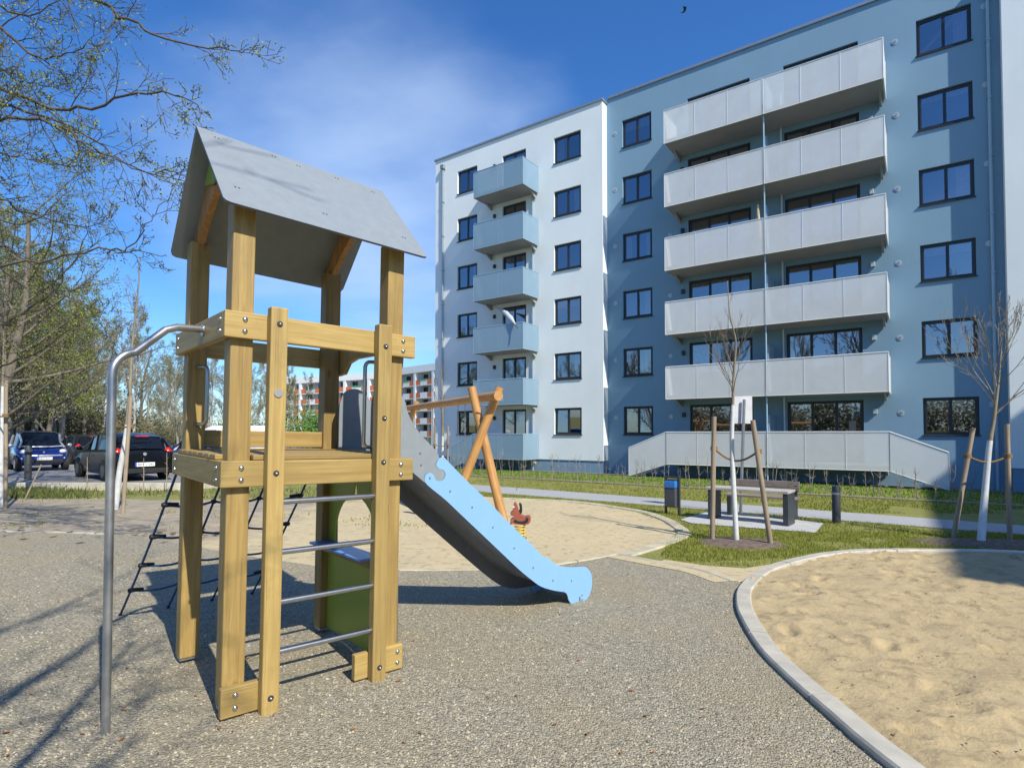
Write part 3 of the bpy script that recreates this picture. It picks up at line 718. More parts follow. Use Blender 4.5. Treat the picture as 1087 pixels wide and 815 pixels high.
for o in W_OPEN: window(o[0], o[1], o[2], o[3], TW, o[4], o[2] < 2)
for o in B_OPEN: window(o[0], o[1], o[2], o[3], TB, o[4], o[2] < 2)
# balconies
def panel_run(pts, z0, z1, mat, name, parent, railmat, zs=None):
    """pts: list of (s, t); panels hung between them; zs optional (z0, z1) per point"""
    pan = MB(); rail = MB()
    for i in range(len(pts) - 1):
        (sa, ta), (sb, tb) = pts[i], pts[i + 1]
        za0, za1 = (z0, z1) if zs is None else zs[i]; zb0, zb1 = (z0, z1) if zs is None else zs[i + 1]
        A = ST(sa, ta, za0); B = ST(sb, tb, zb0); C_ = ST(sb, tb, zb1); D = ST(sa, ta, za1)
        nrm = (B - A).cross(D - A).normalized() * .006
        pan.add([A + nrm, B + nrm, C_ + nrm, D + nrm, A - nrm, B - nrm, C_ - nrm, D - nrm], [(0, 1, 2, 3), (7, 6, 5, 4), (0, 3, 7, 4), (1, 5, 6, 2), (3, 2, 6, 7), (0, 4, 5, 1)])
        rail.tube([D + Vector((0, 0, .005)), C_ + Vector((0, 0, .005))], .022, 6)
        rail.tube([A + Vector((0, 0, .0)), B], .014, 5)
        L = (B - A).length; n_ = max(1, round(L / 1.3)); back = ST(0, -.012, 0) - ST(0, 0, 0)
        if abs(sa - sb) < .01: back = ST(-.012 if sa < (pts[0][0] + pts[-1][0]) / 2 else .012, 0, 0) - ST(0, 0, 0)
        for k in range(n_ + 1):
            f_ = k / n_; P = A.lerp(B, f_); Q = D.lerp(C_, f_); rail.tube([P + back, Q + back], .0045, 4)
    p = pan.build(name, mat, parent, fix=False); rail.build('railing', railmat, parent)
    return p
rb = random.Random(5)
for k in range(6):
    zf = .28 + 2.75 * k
    # blue facade: long double balcony
    s0, s1, tf = -8.8, -.86, 23.7
    mb = MB(); sbox(mb, s0 + .03, s1 - .03, tf + .05, TB - .02, zf - .02, zf + .14)
    b = mb.build('balcony', CONC_S, bld)
    top = zf + 1.32 + .016 * k
    if k: panel_run([(s0, TB - .03), (s0, tf), (-4.84, tf)], zf - .03, top, PERF_W, 'perforated_panel', b, RAILW); panel_run([(-4.80, tf), (s1, tf), (s1, TB - .03)], zf - .03, top, PERF_W, 'perforated_panel', b, RAILW)
    else:
        panel_run([(s0, tf), (-4.84, tf)], zf - .03, top, PERF_W, 'perforated_panel', b, RAILW); panel_run([(-4.80, tf), (s1, tf)], zf - .03, top, PERF_W, 'perforated_panel', b, RAILW)
        for sa, sb in ((s0, -10.5), (s1, .76)):
            panel_run([(sa, tf), (sb, tf)], 0, 0, PERF_W, 'stair_panel', b, RAILW, [(zf - .03, top), (BASE + .1, .92)])
            st = MB()
            for q in range(5):
                f_ = (q + .5) / 5; sm_ = sa + (sb - sa) * f_; zz = zf + .1 - (zf + .1 - BASE) * (q + 1) / 5.5
                sbox(st, sm_ - .17, sm_ + .17, tf + .06, tf + 1.15, zz - .04, zz)
            st.build('stair_tread', STEEL_D, b)
    mb = MB(); mb.tube([ST(-4.82, tf + .11, zf - 2.75 + .14 if k else BASE), ST(-4.82, tf + .11, zf - .021)], .03, 8); mb.build('support_post', RAILB, b)
    mb = MB(); sbox(mb, -4.86, -4.78, tf + .35, TB - .02, zf + .14, zf + (2.0 if k < 5 else 1.5)); mb.build('privacy_screen', RAILB, b)
    for ss in (s0 + .15, s1 - .15):       # brackets
        mb = MB(); mb.prism([(TB - .03, zf - .02), (TB - .03, zf - .28), (TB - .12, zf - .28), (tf + .75, zf - .02)], lambda t, z, s_: ST(s_, t, z), ss - .04, ss + .04)
        mb.build('bracket', CONC_S, b)
    # pale facade: small balcony
    s0, s1, tf = -19.1, -15.95, 23.4
    mb = MB(); sbox(mb, s0 + .03, s1 - .03, tf + .05, TW - .02, zf - .02, zf + .14); b = mb.build('balcony', CONC_S, bld)
    if k: panel_run([(s0, TW - .03), (s0, tf), (s1, tf), (s1, TW - .03)], zf - .03, top - .08, PERF_B, 'perforated_panel', b, RAILB)
    else:
        panel_run([(s0, tf), (s1, tf), (s1, TW - .03)], zf - .03, top - .08, PERF_B, 'perforated_panel', b, RAILB)
        panel_run([(s0, tf), (-20.7, tf)], 0, 0, PERF_B, 'stair_panel', b, RAILB, [(zf - .03, top - .08), (BASE + .1, .75)])
    for ss in (s0 + .15, s1 - .15):
        mb = MB(); mb.prism([(TW - .03, zf - .02), (TW - .03, zf - .28), (TW - .12, zf - .28), (tf + .75, zf - .02)], lambda t, z, s_: ST(s_, t, z), ss - .04, ss + .04)
        mb.build('bracket', CONC_S, b)
    # vents and lamps
    for s_, z_ in ((-.55, zf + 2.02), (-11.85, zf + 2.02), (-9.15, zf + 2.02), (2.02, zf + 2.25)):
        mb = MB(); c = ST(s_, TB, z_); nn = ST(0, -1, 0) - ST(0, 0, 0)
        mb.tube([c, c + nn * .016], .10, 16); vn_ = mb.build('wall_vent', VENTW, bld); mb = MB(); mb.tube([c + nn * .017, c + nn * .026], .055, 14); mb.build('vent_grille', STEEL_D, vn_)
    for s_, T_, mt in ((-1.35, TB, VENTW), (-8.55, TB, FRAME), (-18.75, TW, FRAME)):
        mb = MB(); sbox(mb, s_ - .07, s_ + .07, T_ - .11, T_ - .003, zf + 2.0, zf + 2.2); mb.build('wall_lamp', mt, bld, bevel=.01)
# extra thin drain pipes and rain pipes
mb = MB(); mb.tube([ST(-4.45, TB - .07, BASE), ST(-4.45, TB - .07, 15.4)], .035, 8); mb.build('drain_pipe', RAILW, bld)
mb = MB(); mb.tube([ST(-16.25, TW - .07, BASE), ST(-16.25, TW - .07, 14.2)], .035, 8); mb.build('drain_pipe', RAILB, bld)
def rainpipe(s, T, ztop, mat):
    mb = MB(); mb.tube([ST(s, T - .09, BASE), ST(s, T - .09, ztop - .5), ST(s, T - .09, ztop - .15)], .05, 10)
    for z_ in range(1, int(ztop), 2): sbox(mb, s - .07, s + .07, T - .15, T - .005, z_, z_ + .03)
    sbox(mb, s - .12, s + .12, T - .22, T - .004, ztop - .18, ztop + .04); mb.build('rain_pipe', mat, bld)
rainpipe(2.1, TB, 17.85, RAILB); rainpipe(-22.5, TW, 17.15, LEADW)
# things kept on balconies
def parasol():
    c = ST(-16.9, 23.9, 6.9)
    t = thing('closed_parasol', c, 'folded white parasol leaning over the fourth pale balcony rail', 'parasol')
    a = ST(-16.3, 23.25, 6.95); b = ST(-18.0, 24.0, 8.15); mb = MB()
    pts = [a.lerp(b, i / 8) + Vector((0, 0, .12 * math.sin(i / 8 * 3.14))) for i in range(9)]
    mb.tube(pts, [.03, .09, .15, .12, .15, .10, .11, .06, .02], 7); mb.build('canopy', plain('white_canvas', (.40, .45, .48), .9, 0, .1, 8), t, smooth=True)
    mb = MB(); mb.tube([pts[0] + (pts[0] - pts[1]) * 1.2, pts[-1] + (pts[-1] - pts[-2]) * .5], .02, 6); mb.build('pole', STEEL, t)
parasol()
mb = MB(); mb.tube([ST(-5.1, 24.0, 8.68), ST(-5.1, 24.0, 8.72), ST(-5.1, 24.0, 9.6), ST(-5.1, 24.0, 10.6)], [.22, .10, .12, .03], 8)
tag(mb.build('closed_parasol', plain('beige_canvas', (.45, .36, .24), .9)), 'folded beige parasol standing on a middle blue house balcony', 'parasol')

# wing beyond the right edge of the photograph (its shade lies over the lawn and sandpit)
sh = 18.0 / math.tan(SUNEL); cc = Vector((5.15 - math.cos(SUNAZ) * sh, 6.55 - math.sin(SUNAZ) * sh))
s_c = cc.x * EX + cc.y * EY; t_c = cc.x * NX + cc.y * NY
wing = thing('apartment_wing', ST(s_c + 6, t_c, BASE), 'tall pale apartment wing standing right of the sandpit outside the frame', 'apartment building')
mb = MB(); sbox(mb, s_c, s_c + 11, t_c, 23, BASE, 17.9); mb.build('wall', P_WHITE, wing)
mb = MB(); sbox(mb, s_c - .05, s_c + 11.05, t_c - .05, 23.05, 17.9, 18.0); mb.build('roof_edge', LEADW, wing)
mb = MB()
for k in range(6):
    for j in range(6): sbox(mb, s_c - .02, s_c + .02, t_c + 1.5 + j * 3.2, t_c + 3 + j * 3.2, ZS[k], ZT[k])
mb.build('window', CARGLASS, wing)

# ------------------------------------------------------------------ play tower
TH = R(41.49); TO = Vector((-1.58, 3.251)); TWD, TD = .968, .98
UV = Vector((math.cos(TH), math.sin(TH), 0)); VV = Vector((-math.sin(TH), math.cos(TH), 0)); ZZ = Vector((0, 0, 1))
def TP(u, v, z):
    x = TO.x + UV.x * u + VV.x * v; y = TO.y + UV.y * u + VV.y * v   # the whole tower stands very slightly out of plumb
    return Vector((x + .014 * z, y, z - .020 * (x + 1.5)))
c0 = TP(TWD / 2, TD / 2, 0); tower = thing('play_tower', (c0.x, c0.y, gz(c0.x, c0.y)), 'wooden playground tower with grey gable roof, rung ladder, rope net and blue slide', 'play tower')
PT = .12; HB = .045
for u, v, top in ((0, 0, 2.855), (TWD, 0, 2.835), (0, TD, 2.855), (TWD, TD, 2.835)):
    p = TP(u, v, 0); p.z = gz(p.x, p.y)
    po = beam('post', p + ZZ * .06, TP(u, v, top), PT, PT, W_PINE, tower, UV, .008)
    mb = MB(); c = p; mb.box((0, 0, 0), (.10, .012, .22), Matrix.Translation(c - ZZ * .05) @ Matrix.Rotation(TH, 4, 'Z'))
    mb.box((0, 0, 0), (.108, .108, .012), Matrix.Translation(c + ZZ * .052) @ Matrix.Rotation(TH, 4, 'Z')); mb.build('post_shoe', STEEL_D, po)
f = PT / 2 + HB / 2; e0 = -PT / 2 - HB; uE = TWD + PT / 2 + .02; vE = TD + PT / 2 + .02
def bolts(parent, pts, nrm, r=.0125):
    mb = MB()
    for p in pts:
        p = Vector(p); mb.tube([p - nrm * .002, p + nrm * .003, p + nrm * .009, p + nrm * .012], [r * 1.25, r * 1.25, r * .9, r * .3], 12)
    return mb.build('bolt', BOLT, parent, smooth='auto')
for zt, hh in ((2.223, .147), (1.399, .146)):
    zc = zt - hh / 2
    up = zt > 2
    b = beam('front_beam', TP(e0, -f, zc), TP(uE + .05, -f, zc), hh, HB, W_BOARD, tower, ZZ)
    bolts(b, [TP(u, -f - HB / 2, zc + dz) for u in (0.0, TWD + .035) for dz in (-.033, .033)], -VV)
    b = beam('side_beam', TP(-f, -PT / 2 - .001, zc), TP(-f, vE, zc), hh, HB, W_BOARD, tower, ZZ)
    bolts(b, [TP(-f - HB / 2, v, zc + dz) for v in (-.02, TD + .02) for dz in (-.033, .033)], -UV, .009)
    b = beam('back_beam', TP(e0, TD + f, zc), TP(uE, TD + f, zc), hh, HB, W_BOARD, tower, ZZ)
    if up:   # arched board over the slide entrance
        poly = [(-.02, zt), (TD - .0, zt), (TD - .0, zt - hh - .06), (TD - .12, zt - hh - .05), (TD - .2, zt - hh + .03), (TD - .32, zt - hh + .055), (.32, zt - hh + .055), (.2, zt - hh + .03), (.12, zt - hh - .05), (0, zt - hh - .06)]
        mb = MB(); M = Matrix(); mb.prism(poly, lambda v, z, d: TP(TWD + PT / 2 + d, v, z), .002, .04); mb.build('side_beam', W_BOARD, tower, bevel=.004)
    else:
        b = beam('side_beam', TP(TWD + f, -PT / 2, zc), TP(TWD + f, vE, zc), hh, HB, W_BOARD, tower, ZZ)
# deck planks
for i in range(8):
    v = -.03 + i * (TD + .06) / 7.0
    pass
npl = 9
for i in range(npl):
    w = (TD + .20) / npl; v = -.10 + (i + .5) * w
    u0, u1 = (-.10, TWD + .10)
    if v < .07 or v > TD - .07: u0, u1 = PT / 2 + .004, TWD - PT / 2 - .004
    beam('deck_plank', TP(u0, v, 1.399 + .016), TP(u1, v, 1.399 + .016), w - .008, .03, W_PINE, tower, VV, .006)
beam('toe_board', TP(PT / 2, TD - .02, 1.50), TP(TWD - PT / 2, TD - .02, 1.50), .12, .028, W_PINE, tower, ZZ)
# foot boards and ladder
vs_ = -PT / 2 - HB - .035
for u0, u1, nm in ((-.075, .20, 0), (.70, TWD + .075, 1)):
    g0 = gz(*TP(.4, 0, 0)[:2]); b = beam('foot_board', TP(u0, -f - .001, g0 + .12), TP(u1, -f - .001, g0 + .12), .16, HB, W_BOARD, tower, ZZ)
    bolts(b, [TP(0 if nm == 0 else TWD + .035, -f - HB / 2, g0 + .12 + dz) for dz in (-.035, .035)], -VV)
for u, top in ((.165, 2.265), (.835, 2.262)):
    g0 = gz(*TP(u, -.12, 0)[:2]); b = beam('ladder_stile', TP(u, vs_, g0 + .012), TP(u, vs_, top), .095, .068, W_BOARD, tower, UV, .007)
    nv = -VV
    for z_ in ((.085, 1.38, 1.66, 2.12) if u > .5 else (.085, 1.33, 2.17)):
        mb = MB(); p = TP(u, vs_ - .034, z_); mb.tube([p - nv * .002, p + nv * .0025], .017, 12); mb.build('bolt_recess', HOLE, b)
    bolts(b, [TP(u, vs_ - .0365, z_) for z_ in ((.085, 1.38, 1.66, 2.12) if u > .5 else (.085, 1.33, 2.17))], -VV, .007)
    if u < .5:
        mb = MB(); p = TP(u, vs_ - .034, 1.78); mb.tube([p - nv * .004, p + nv * .006], .024, 16); mb.build('round_cap', plain('grey_cap', (.33, .33, .33), .4, .3), b)
for z_ in (1.165, .880, .600, .320):
    mb = MB(); mb.tube([TP(.21, vs_, z_), TP(.79, vs_, z_)], .0165, 14); mb.build('rung', STEEL, tower, smooth='auto')
# fireman style steel pole
pb = G(112, 782); att = TP(e0 - .002, .329, 2.16)
dr = Vector((att.x - pb.x, att.y - pb.y, 0)).normalized(); topz = 1.98
pts = [pb - ZZ * .05, Vector((pb.x, pb.y, 1.0)), Vector((pb.x, pb.y, topz - .12))]
for k in range(1, 8):
    a = R(80) * k / 7; pts.append(Vector((pb.x, pb.y, topz - .12)) + dr * (.13 * (1 - math.cos(a))) + ZZ * (.13 * math.sin(a)))
hd = (Vector((att.x, att.y, 0)) - Vector((pb.x, pb.y, 0))).length
pts += [Vector((pb.x, pb.y, 0)) + dr * (hd * .55) + ZZ * 2.135, Vector((pb.x, pb.y, 0)) + dr * (hd * .68) + ZZ * 2.16, att + ZZ * .005]
mb = MB(); mb.tube(pts, .0215, 14); pl = mb.build('steel_pole', STEEL_D, tower, smooth='auto')
mb = MB(); mb.tube([att, att - UV * .008], .036, 14); mb.build('flange', STEEL, pl)
# grab handles
def handle(p, q, out, name='grab_handle'):
    p, q = Vector(p), Vector(q); o = Vector(out); pts = [p]
    for k in range(6): a = R(90) * k / 5; pts.append(p + o * (.7 + .3 * math.sin(a)) * 1.0 + (q - p).normalized() * .04 * (1 - math.cos(a)))
    for k in range(6): a = R(90) * (1 - k / 5); pts.append(q + o * (.7 + .3 * math.sin(a)) - (q - p).normalized() * .04 * (1 - math.cos(a)))
    pts.append(q); mb = MB(); mb.tube(pts, .013, 10); return mb.build(name, STEEL, tower, smooth='auto')
handle(TP(.0, TD - PT / 2, 1.99), TP(.0, TD - PT / 2, 1.60), UV * .04 - VV * .10)
handle(TP(TWD - PT / 2, .02, 2.04), TP(TWD - PT / 2, .02, 1.47), -UV * .10 + VV * .03)
# roof
zr, ze = 3.425, 2.765
def roofz(u): return -.022 * (u - .4)
def roof_plane(vr, ve, sgn, name):
    u0, u1 = -.143, 1.138; r = .035; sl = math.hypot(ve - vr, zr - ze)
    corners = [(u0, 0), (u1, 0), (u1, sl - r), (u1 - r * .3, sl - r * .3), (u1 - r, sl), (u0 + r, sl), (u0 + r * .3, sl - r * .3), (u0, sl - r)]
    d = Vector((0, ve - vr, ze - zr)).normalized(); nn = Vector((0, d.z, -d.y)) * (-1 if sgn > 0 else 1)
    if nn.z < 0: nn = -nn
    def fn(u, w, dd):
        v = vr + d.y * w + nn.y * dd; z = zr + d.z * w + nn.z * dd + roofz(u); return TP(u, v, z)
    mb = MB(); mb.prism(corners, fn, 0, .013); mb.mi = [0, 0] + [1] * 8; o = mb.build(name, [HPL, HPL_D], tower)
    sc = MB()
    for u in (u0 + .09, u0 + .11, .46, .48, u1 - .12, u1 - .10):
        for w in (.09, sl - .2):
            sc.tube([fn(u, w, .013), fn(u, w, .017)], .006, 8)
    for u in (.30, .32, .74, .76): sc.tube([fn(u, .07, .013), fn(u, .07, .017)], .006, 8)
    sc.build('screw', BOLT, o); return fn
fnF = roof_plane(TD / 2, -.174, -1, 'roof_board'); fnB = roof_plane(TD / 2 + .001, 1.144, 1, 'roof_board')
for ue in (0.0, TWD):
    for fn in (fnF, fnB):       # arched gable boards under the roof
        sl = math.hypot(TD / 2 + .174, zr - ze)
        poly = [(.03, -.004), (sl - .14, -.004), (sl - .11, -.09), (sl * .75, -.115), (sl * .55, -.14), (sl * .35, -.19), (.15, -.27)]
        mb = MB(); mb.prism([(a, b) for a, b in poly], lambda w, dd, uu: fn(uu, w, dd), ue - .022 + (.0), ue + .022); mb.build('gable_board', W_RED, tower, bevel=.003)
    mb = MB(); hw = .30
    for_z = zr - .045
    mb.prism([(TD / 2, for_z + .01), (TD / 2 - .21, for_z - .22), (TD / 2, for_z - .27), (TD / 2 + .21, for_z - .22)], lambda v, z, uu: TP(uu, v, z + roofz(uu)), ue - .04 if ue < .5 else ue + .028, ue - .028 if ue < .5 else ue + .04); mb.build('gable_panel', GREEN, tower)
# slide
def spoly(pts, v0, v1, name, mat, parent, bev=.002):
    mb = MB(); mb.prism(pts, lambda u, z, v: TP(u, v, z), v0, v1); mb.mi = [0, 0] + [1] * (len(mb.f) - 2); return mb.build(name, [mat, HPL_D], parent)
bl = [(1.517, 1.352), (1.54, 1.382), (1.586, 1.381), (1.607, 1.36), (1.822, 1.179), (2.057, .992), (2.308, .778), (2.537, .598), (2.677, .479), (2.78, .421), (2.908, .364), (3.084, .332), (3.222, .318), (3.301, .275), (3.344, .2), (3.343, .105), (3.305, .028), (3.243, -.018), (3.164, -.035), (3.119, -.038), (3.06, -.014), (3.016, .035), (2.994, .089), (2.95, .121), (2.822, .155), (2.657, .216), (2.537, .293), (2.383, .407), (2.199, .558), (1.989, .732), (1.79, .896), (1.602, 1.052), (1.467, 1.149), (1.415, 1.193), (1.403, 1.233), (1.423, 1.262), (1.461, 1.267), (1.488, 1.247), (1.505, 1.213), (1.541, 1.202), (1.58, 1.217), (1.595, 1.254), (1.571, 1.288), (1.532, 1.299), (1.505, 1.328)]
joint = bl[33:] + [bl[0], (1.517, 1.352)]
bl_s = smooth_line(bl, 3, True)
js = smooth_line([bl[-12], bl[-11], bl[-10], bl[-9], bl[-8], bl[-7], bl[-6], bl[-5], bl[-4], bl[-3], bl[-2], bl[-1], bl[0], bl[1]], 3)
gr = [(.955, 1.40), (.955, 1.74), (.965, 1.81), (.99, 1.865), (1.04, 1.90), (1.10, 1.905), (1.16, 1.88), (1.205, 1.83), (1.224, 1.796), (1.252, 1.713), (1.294, 1.642), (1.365, 1.557), (1.437, 1.495), (1.54, 1.40)]
gr_full = smooth_line(gr, 3)[:-1]
gap = .004
jj = [(a, b) for a, b in js[::-1]]
gr_full = gr_full + [(a - gap, b) for a, b in jj] + [(1.296, 1.279), (1.17, 1.36), (1.05, 1.395)]
slide_v = (.225, .745)
for vv in slide_v:
    o = spoly(bl_s, vv, vv + .015, 'slide_side', BLUE, tower); o['label'] = 'light blue lower slide side board'
    o2 = spoly(gr_full, vv + .0005, vv + .0145, 'slide_side', HPL, tower); o2['label'] = 'grey upper slide side board with rounded head'
    sc = MB(); vb = vv - .001
    for u, z in ((1.64, 1.12), (1.86, .98), (2.08, .80), (2.32, .60), (2.55, .40), (2.80, .25), (3.05, .21), (3.2, .05), (3.2, .01), (1.36, 1.42), (1.37, 1.33), (1.45, 1.23)): sc.tube([TP(u, vb - .004, z), TP(u, vb + .002, z)], .008, 8)
    sc.build('screw', STEEL_D, o)
line = [(.96, 1.415), (1.12, 1.40), (1.28, 1.33), (1.45, 1.21), (2.0, .76), (2.45, .40), (2.66, .265), (2.85, .215), (3.1, .205), (3.22, .19), (3.26, .15)]
ls = smooth_line(line, 4)
mb = MB(); v0, v1 = slide_v[0] + .016, slide_v[1] - .002
th = .02; n_ = len(ls)
for i in range(n_ - 1):
    (ua, za), (ub, zb) = ls[i], ls[i + 1]
    A = [TP(ua, v0, za), TP(ua, v1, za), TP(ub, v1, zb), TP(ub, v0, zb)]; B = [p - ZZ * th for p in A]
    mb.add(A + B, [(0, 1, 2, 3), (7, 6, 5, 4), (0, 4, 5, 1) if i == 0 else (0, 4, 7, 3), (1, 2, 6, 5), (3, 7, 6, 2) if i == n_ - 2 else (0, 3, 7, 4)])
ch_ = mb.build('slide_chute', CHUTE, tower, smooth=False)
for va in (v1 - .006,):
    mb = MB(); sk = ls[2:-6]; poly = [(u, z + .0) for u, z in sk] + [(u - .02, z - .15) for u, z in sk[::-1]]
    mb.prism(poly, lambda u, z, v: TP(u, v, z), va - .004, va); mb.build('chute_skirt', HPL_D, ch_)
mb = MB()
for v in slide_v:
    p = TP(3.17, v + .007, 0); mb.tube([Vector((p.x, p.y, gz(p.x, p.y) - .02)), Vector((p.x, p.y, .0))], .013, 8)
mb.build('slide_foot', STEEL, tower)
# side panel below deck (green with arched window, blue sill)
gp = [(.10, .03), (.90, .03), (.90, 1.235), (.10, 1.235)]
mb = MB(); z0g, z1g = .03, 1.235; uu = TWD - .004
arch = [(.24, .70)] + [(.49 - .25 * math.cos(R(a)), .90 + .25 * math.sin(R(a))) for a in range(0, 181, 12)] + [(.74, .70)]
arch = [(.14, .70)] + [(.47 - .33 * math.cos(R(a)), .78 + .32 * math.sin(R(a))) for a in range(0, 181, 12)] + [(.80, .70)]
bot = [(PT / 2 + .002, z0g), (TD - PT / 2 - .002, z0g), (TD - PT / 2 - .002, .70), (PT / 2 + .002, .70)]
def gfn(v, z, d): return TP(uu + d, v, z)
mb.prism(bot, gfn, 0, .014); mb.prism([(PT / 2 + .002, .70), (.14, .70)] + [arch[i] for i in range(1, 9)] + [(.47, z1g), (PT / 2 + .002, z1g)], gfn, 0, .014)
mb.prism([(TD - PT / 2 - .002, .70), (TD - PT / 2 - .002, z1g), (.47, z1g)] + [arch[i] for i in range(9, 17)] + [(.80, .70)], gfn, 0, .014)
mb.build('green_panel', GREEN, tower)
mb = MB(); mb.box((0, 0, 0), (.17, TD - PT - .01, .016), Matrix.Translation(TP(uu - .07, TD / 2, .71)) @ Matrix.Rotation(TH, 4, 'Z')); sh_ = mb.build('counter', BLUE_D, tower, bevel=.003)
beam('counter_rail', TP(uu - .03, PT / 2, .665), TP(uu - .03, TD - PT / 2, .665), .07, .035, W_PINE, tower, ZZ)
mb = MB(); mb.box((0, 0, 0), (.012, .09, 1.7), Matrix.Translation(TP(TWD + PT / 2 + .008, TD, 1.32)) @ Matrix.Rotation(TH, 4, 'Z')); mb.build('cover_strip', HPL_D, tower)
mb = MB(); mb.box((0, 0, 0), (.008, .05, 2.0), Matrix.Translation(TP(TWD + PT / 2 + .006, 0.0, 1.08)) @ Matrix.Rotation(TH, 4, 'Z')); mb.build('cover_strip', HPL_D, tower)
# rope net
ropes = [(-.05, -.20), (.27, .16), (.60, .52), (.93, .88)]; zt = 1.30; vt = TD + .11; vb_ = 2.50
def rp(i, f):
    ut, ub = ropes[i]; p = TP(ut + (ub - ut) * f, vt + (vb_ - vt) * f, 0); g = gz(p.x, p.y)
    return Vector((p.x, p.y, zt * (1 - f) + (g - .01) * f - .03 * math.sin(f * math.pi)))
net = None
for i in range(4):
    mb = MB(); mb.tube([rp(i, k / 12) for k in range(13)], .009, 7); net = mb.build('net_rope', ROPE, tower, smooth=True)
for f_ in (.19, .38, .57, .76):
    mb = MB(); pts = []
    for i in range(3):
        for k in range(5):
            a, b = rp(i, f_), rp(i + 1, f_); q = k / 5; pts.append(a.lerp(b, q) - ZZ * .025 * math.sin(q * math.pi))
    pts.append(rp(3, f_)); mb.tube(pts, .009, 7); mb.build('net_rope', ROPE, tower, smooth=True)
    for i in range(4):
        p = rp(i, f_)
        if i in (0, 3):
            d = (rp(1, f_) - rp(0, f_)).normalized() * (1 if i == 0 else -1); kn = MB(); kn.tube([p - d * .022, p - d * .01, p + d * .01, p + d * .09], [.012, .02, .019, .011], 8)
        else: kn = MB(); kn.ball(p, .024, 8, 5, (1, 1, .8))
        kn.build('rope_clamp', ROPEK, tower, smooth=True)
for i in range(4): kn = MB(); kn.tube([rp(i, .965), rp(i, 1)], .014, 8); kn.build('rope_clamp', ROPEK, tower, smooth=True)

# ------------------------------------------------------------------ swing
A = G(470, 561); Bf = G(538, 562); sw_c = (A + Bf) / 2
swing = thing('swing', sw_c, 'wooden log swing frame with crossed legs standing in the back sand', 'swing')
near0 = AY(529, 420, 9.7); far0 = AY(434, 433, 15.8)
bdir = (far0 - near0).normalized(); perp = Vector((bdir.y, -bdir.x, 0)).normalized()
pole('top_beam', near0, far0 + bdir * .2, .082, .078, W_LOG, swing, 16, .003)
tA = AY(530.5, 411, 9.95); tB = AY(500.4, 411, 10.15)
pole('leg', A + Vector((0, .0, -.1)), tA, .085, .075, W_LOG, swing, 16, .003); pole('leg', Bf - ZZ * .1, tB, .085, .075, W_LOG, swing, 16, .003)
off = far0 - near0 - bdir * .7
pole('leg', on(A.x + off.x, A.y + off.y, -.1), tA + off, .085, .075, W_LOG, swing, 14); pole('leg', on(Bf.x + off.x, Bf.y + off.y, -.1), tB + off, .085, .075, W_LOG, swing, 14)
mb = MB(); mb.tube([AY(509, 431, 9.95), AY(522, 431, 9.95)], .012, 6); mb.build('cross_bolt', STEEL, swing)
L = (far0 - near0).length
for fpos, col in ((.30, RUBBER), (.66, RUBBER)):
    c = near0.lerp(far0, fpos); seatz = gz(c.x, c.y) + .48
    seat = MB(); ln = bdir * .22; ln.z = 0
    for k in range(2):
        pass
    M = Matrix.Translation((c.x, c.y, seatz)) @ Matrix.Rotation(math.atan2(bdir.y, bdir.x), 4, 'Z')
    seat.box((0, 0, 0), (.44, .18, .035), M); s_ = seat.build('swing_seat', RUBBER, swing, bevel=.012)
    for sg in (-1, 1):
        q = c + ln * sg; t_ = Vector((q.x, q.y, near0.z + (far0.z - near0.z) * fpos - .06))
        mb = MB(); mb.tube([t_ + ZZ * .05, t_ - ZZ * .05], [.03, .012], 8); mb.tube([t_, Vector((q.x, q.y, seatz + .03))], .007, 6)
        mb.build('chain', STEEL_D, swing)
# ------------------------------------------------------------------ spring rocker
sp = G(552, 572); rock = thing('spring_rocker', sp, 'red and black rocking animal on yellow spring behind the slide', 'spring rocker')
H0 = sp.z; bx = Vector((.80, -.60, 0)).normalized(); bx = Vector((1, 0, 0)); by = Vector((0, 1, 0))
mb = MB(); n_ = 90
mb.tube([sp + Vector((.075 * math.cos(k / n_ * 2 * math.pi * 4.5), .075 * math.sin(k / n_ * 2 * math.pi * 4.5), .03 + .21 * k / n_)) for k in range(n_ + 1)], .013, 7); mb.build('spring', YEL, rock, smooth=True)
KR = .8
def silh(poly, th0, mat, name, y=0, bev=.012):
    poly = [(a * KR, b * KR) for a, b in poly]
    mb = MB(); mb.prism(poly, lambda u, z, d: sp + bx * u + by * d + ZZ * z, y - th0 / 2, y + th0 / 2); return mb.build(name, mat, rock, bevel=bev)
body = [(-.19, .34), (-.14, .31), (-.05, .30), (.08, .29), (.17, .31), (.20, .36), (.21, .44), (.17, .46), (.10, .45), (.05, .47), (.0, .50), (-.03, .58), (-.05, .66), (-.09, .72), (-.12, .69), (-.13, .62), (-.15, .55), (-.19, .51), (-.17, .47), (-.13, .46), (-.12, .42), (-.17, .40)]
silh(smooth_line(body, 3, True), .15, REDP, 'body')
silh(smooth_line([(-.12, .36), (-.02, .325), (.08, .32), (.15, .35), (.16, .42), (.12, .44), (.11, .39), (.05, .365), (-.03, .37), (-.09, .40)], 3, True), .175, ROPEK, 'side_stripe', 0, .008)
silh(smooth_line([(-.03, .52), (-.005, .6), (-.02, .70), (.03, .69), (.045, .58), (.03, .50)], 3, True), .05, ROPEK, 'backrest', .02, .006)
mb = MB(); mb.tube([sp + Vector((-.12, -.03, .29)), sp + Vector((-.17, -.05, .20))], .012, 7); mb.build('foot_peg', ROPEK, rock)
mb = MB(); mb.ball(sp + Vector((-.10, -.078, .51)), .014, 8, 6); mb.build('eye', WHITEP, rock)
mb = MB(); mb.tube([sp - ZZ * .02, sp + ZZ * .03], .11, 16); mb.build('base_plate', STEEL_D, rock)

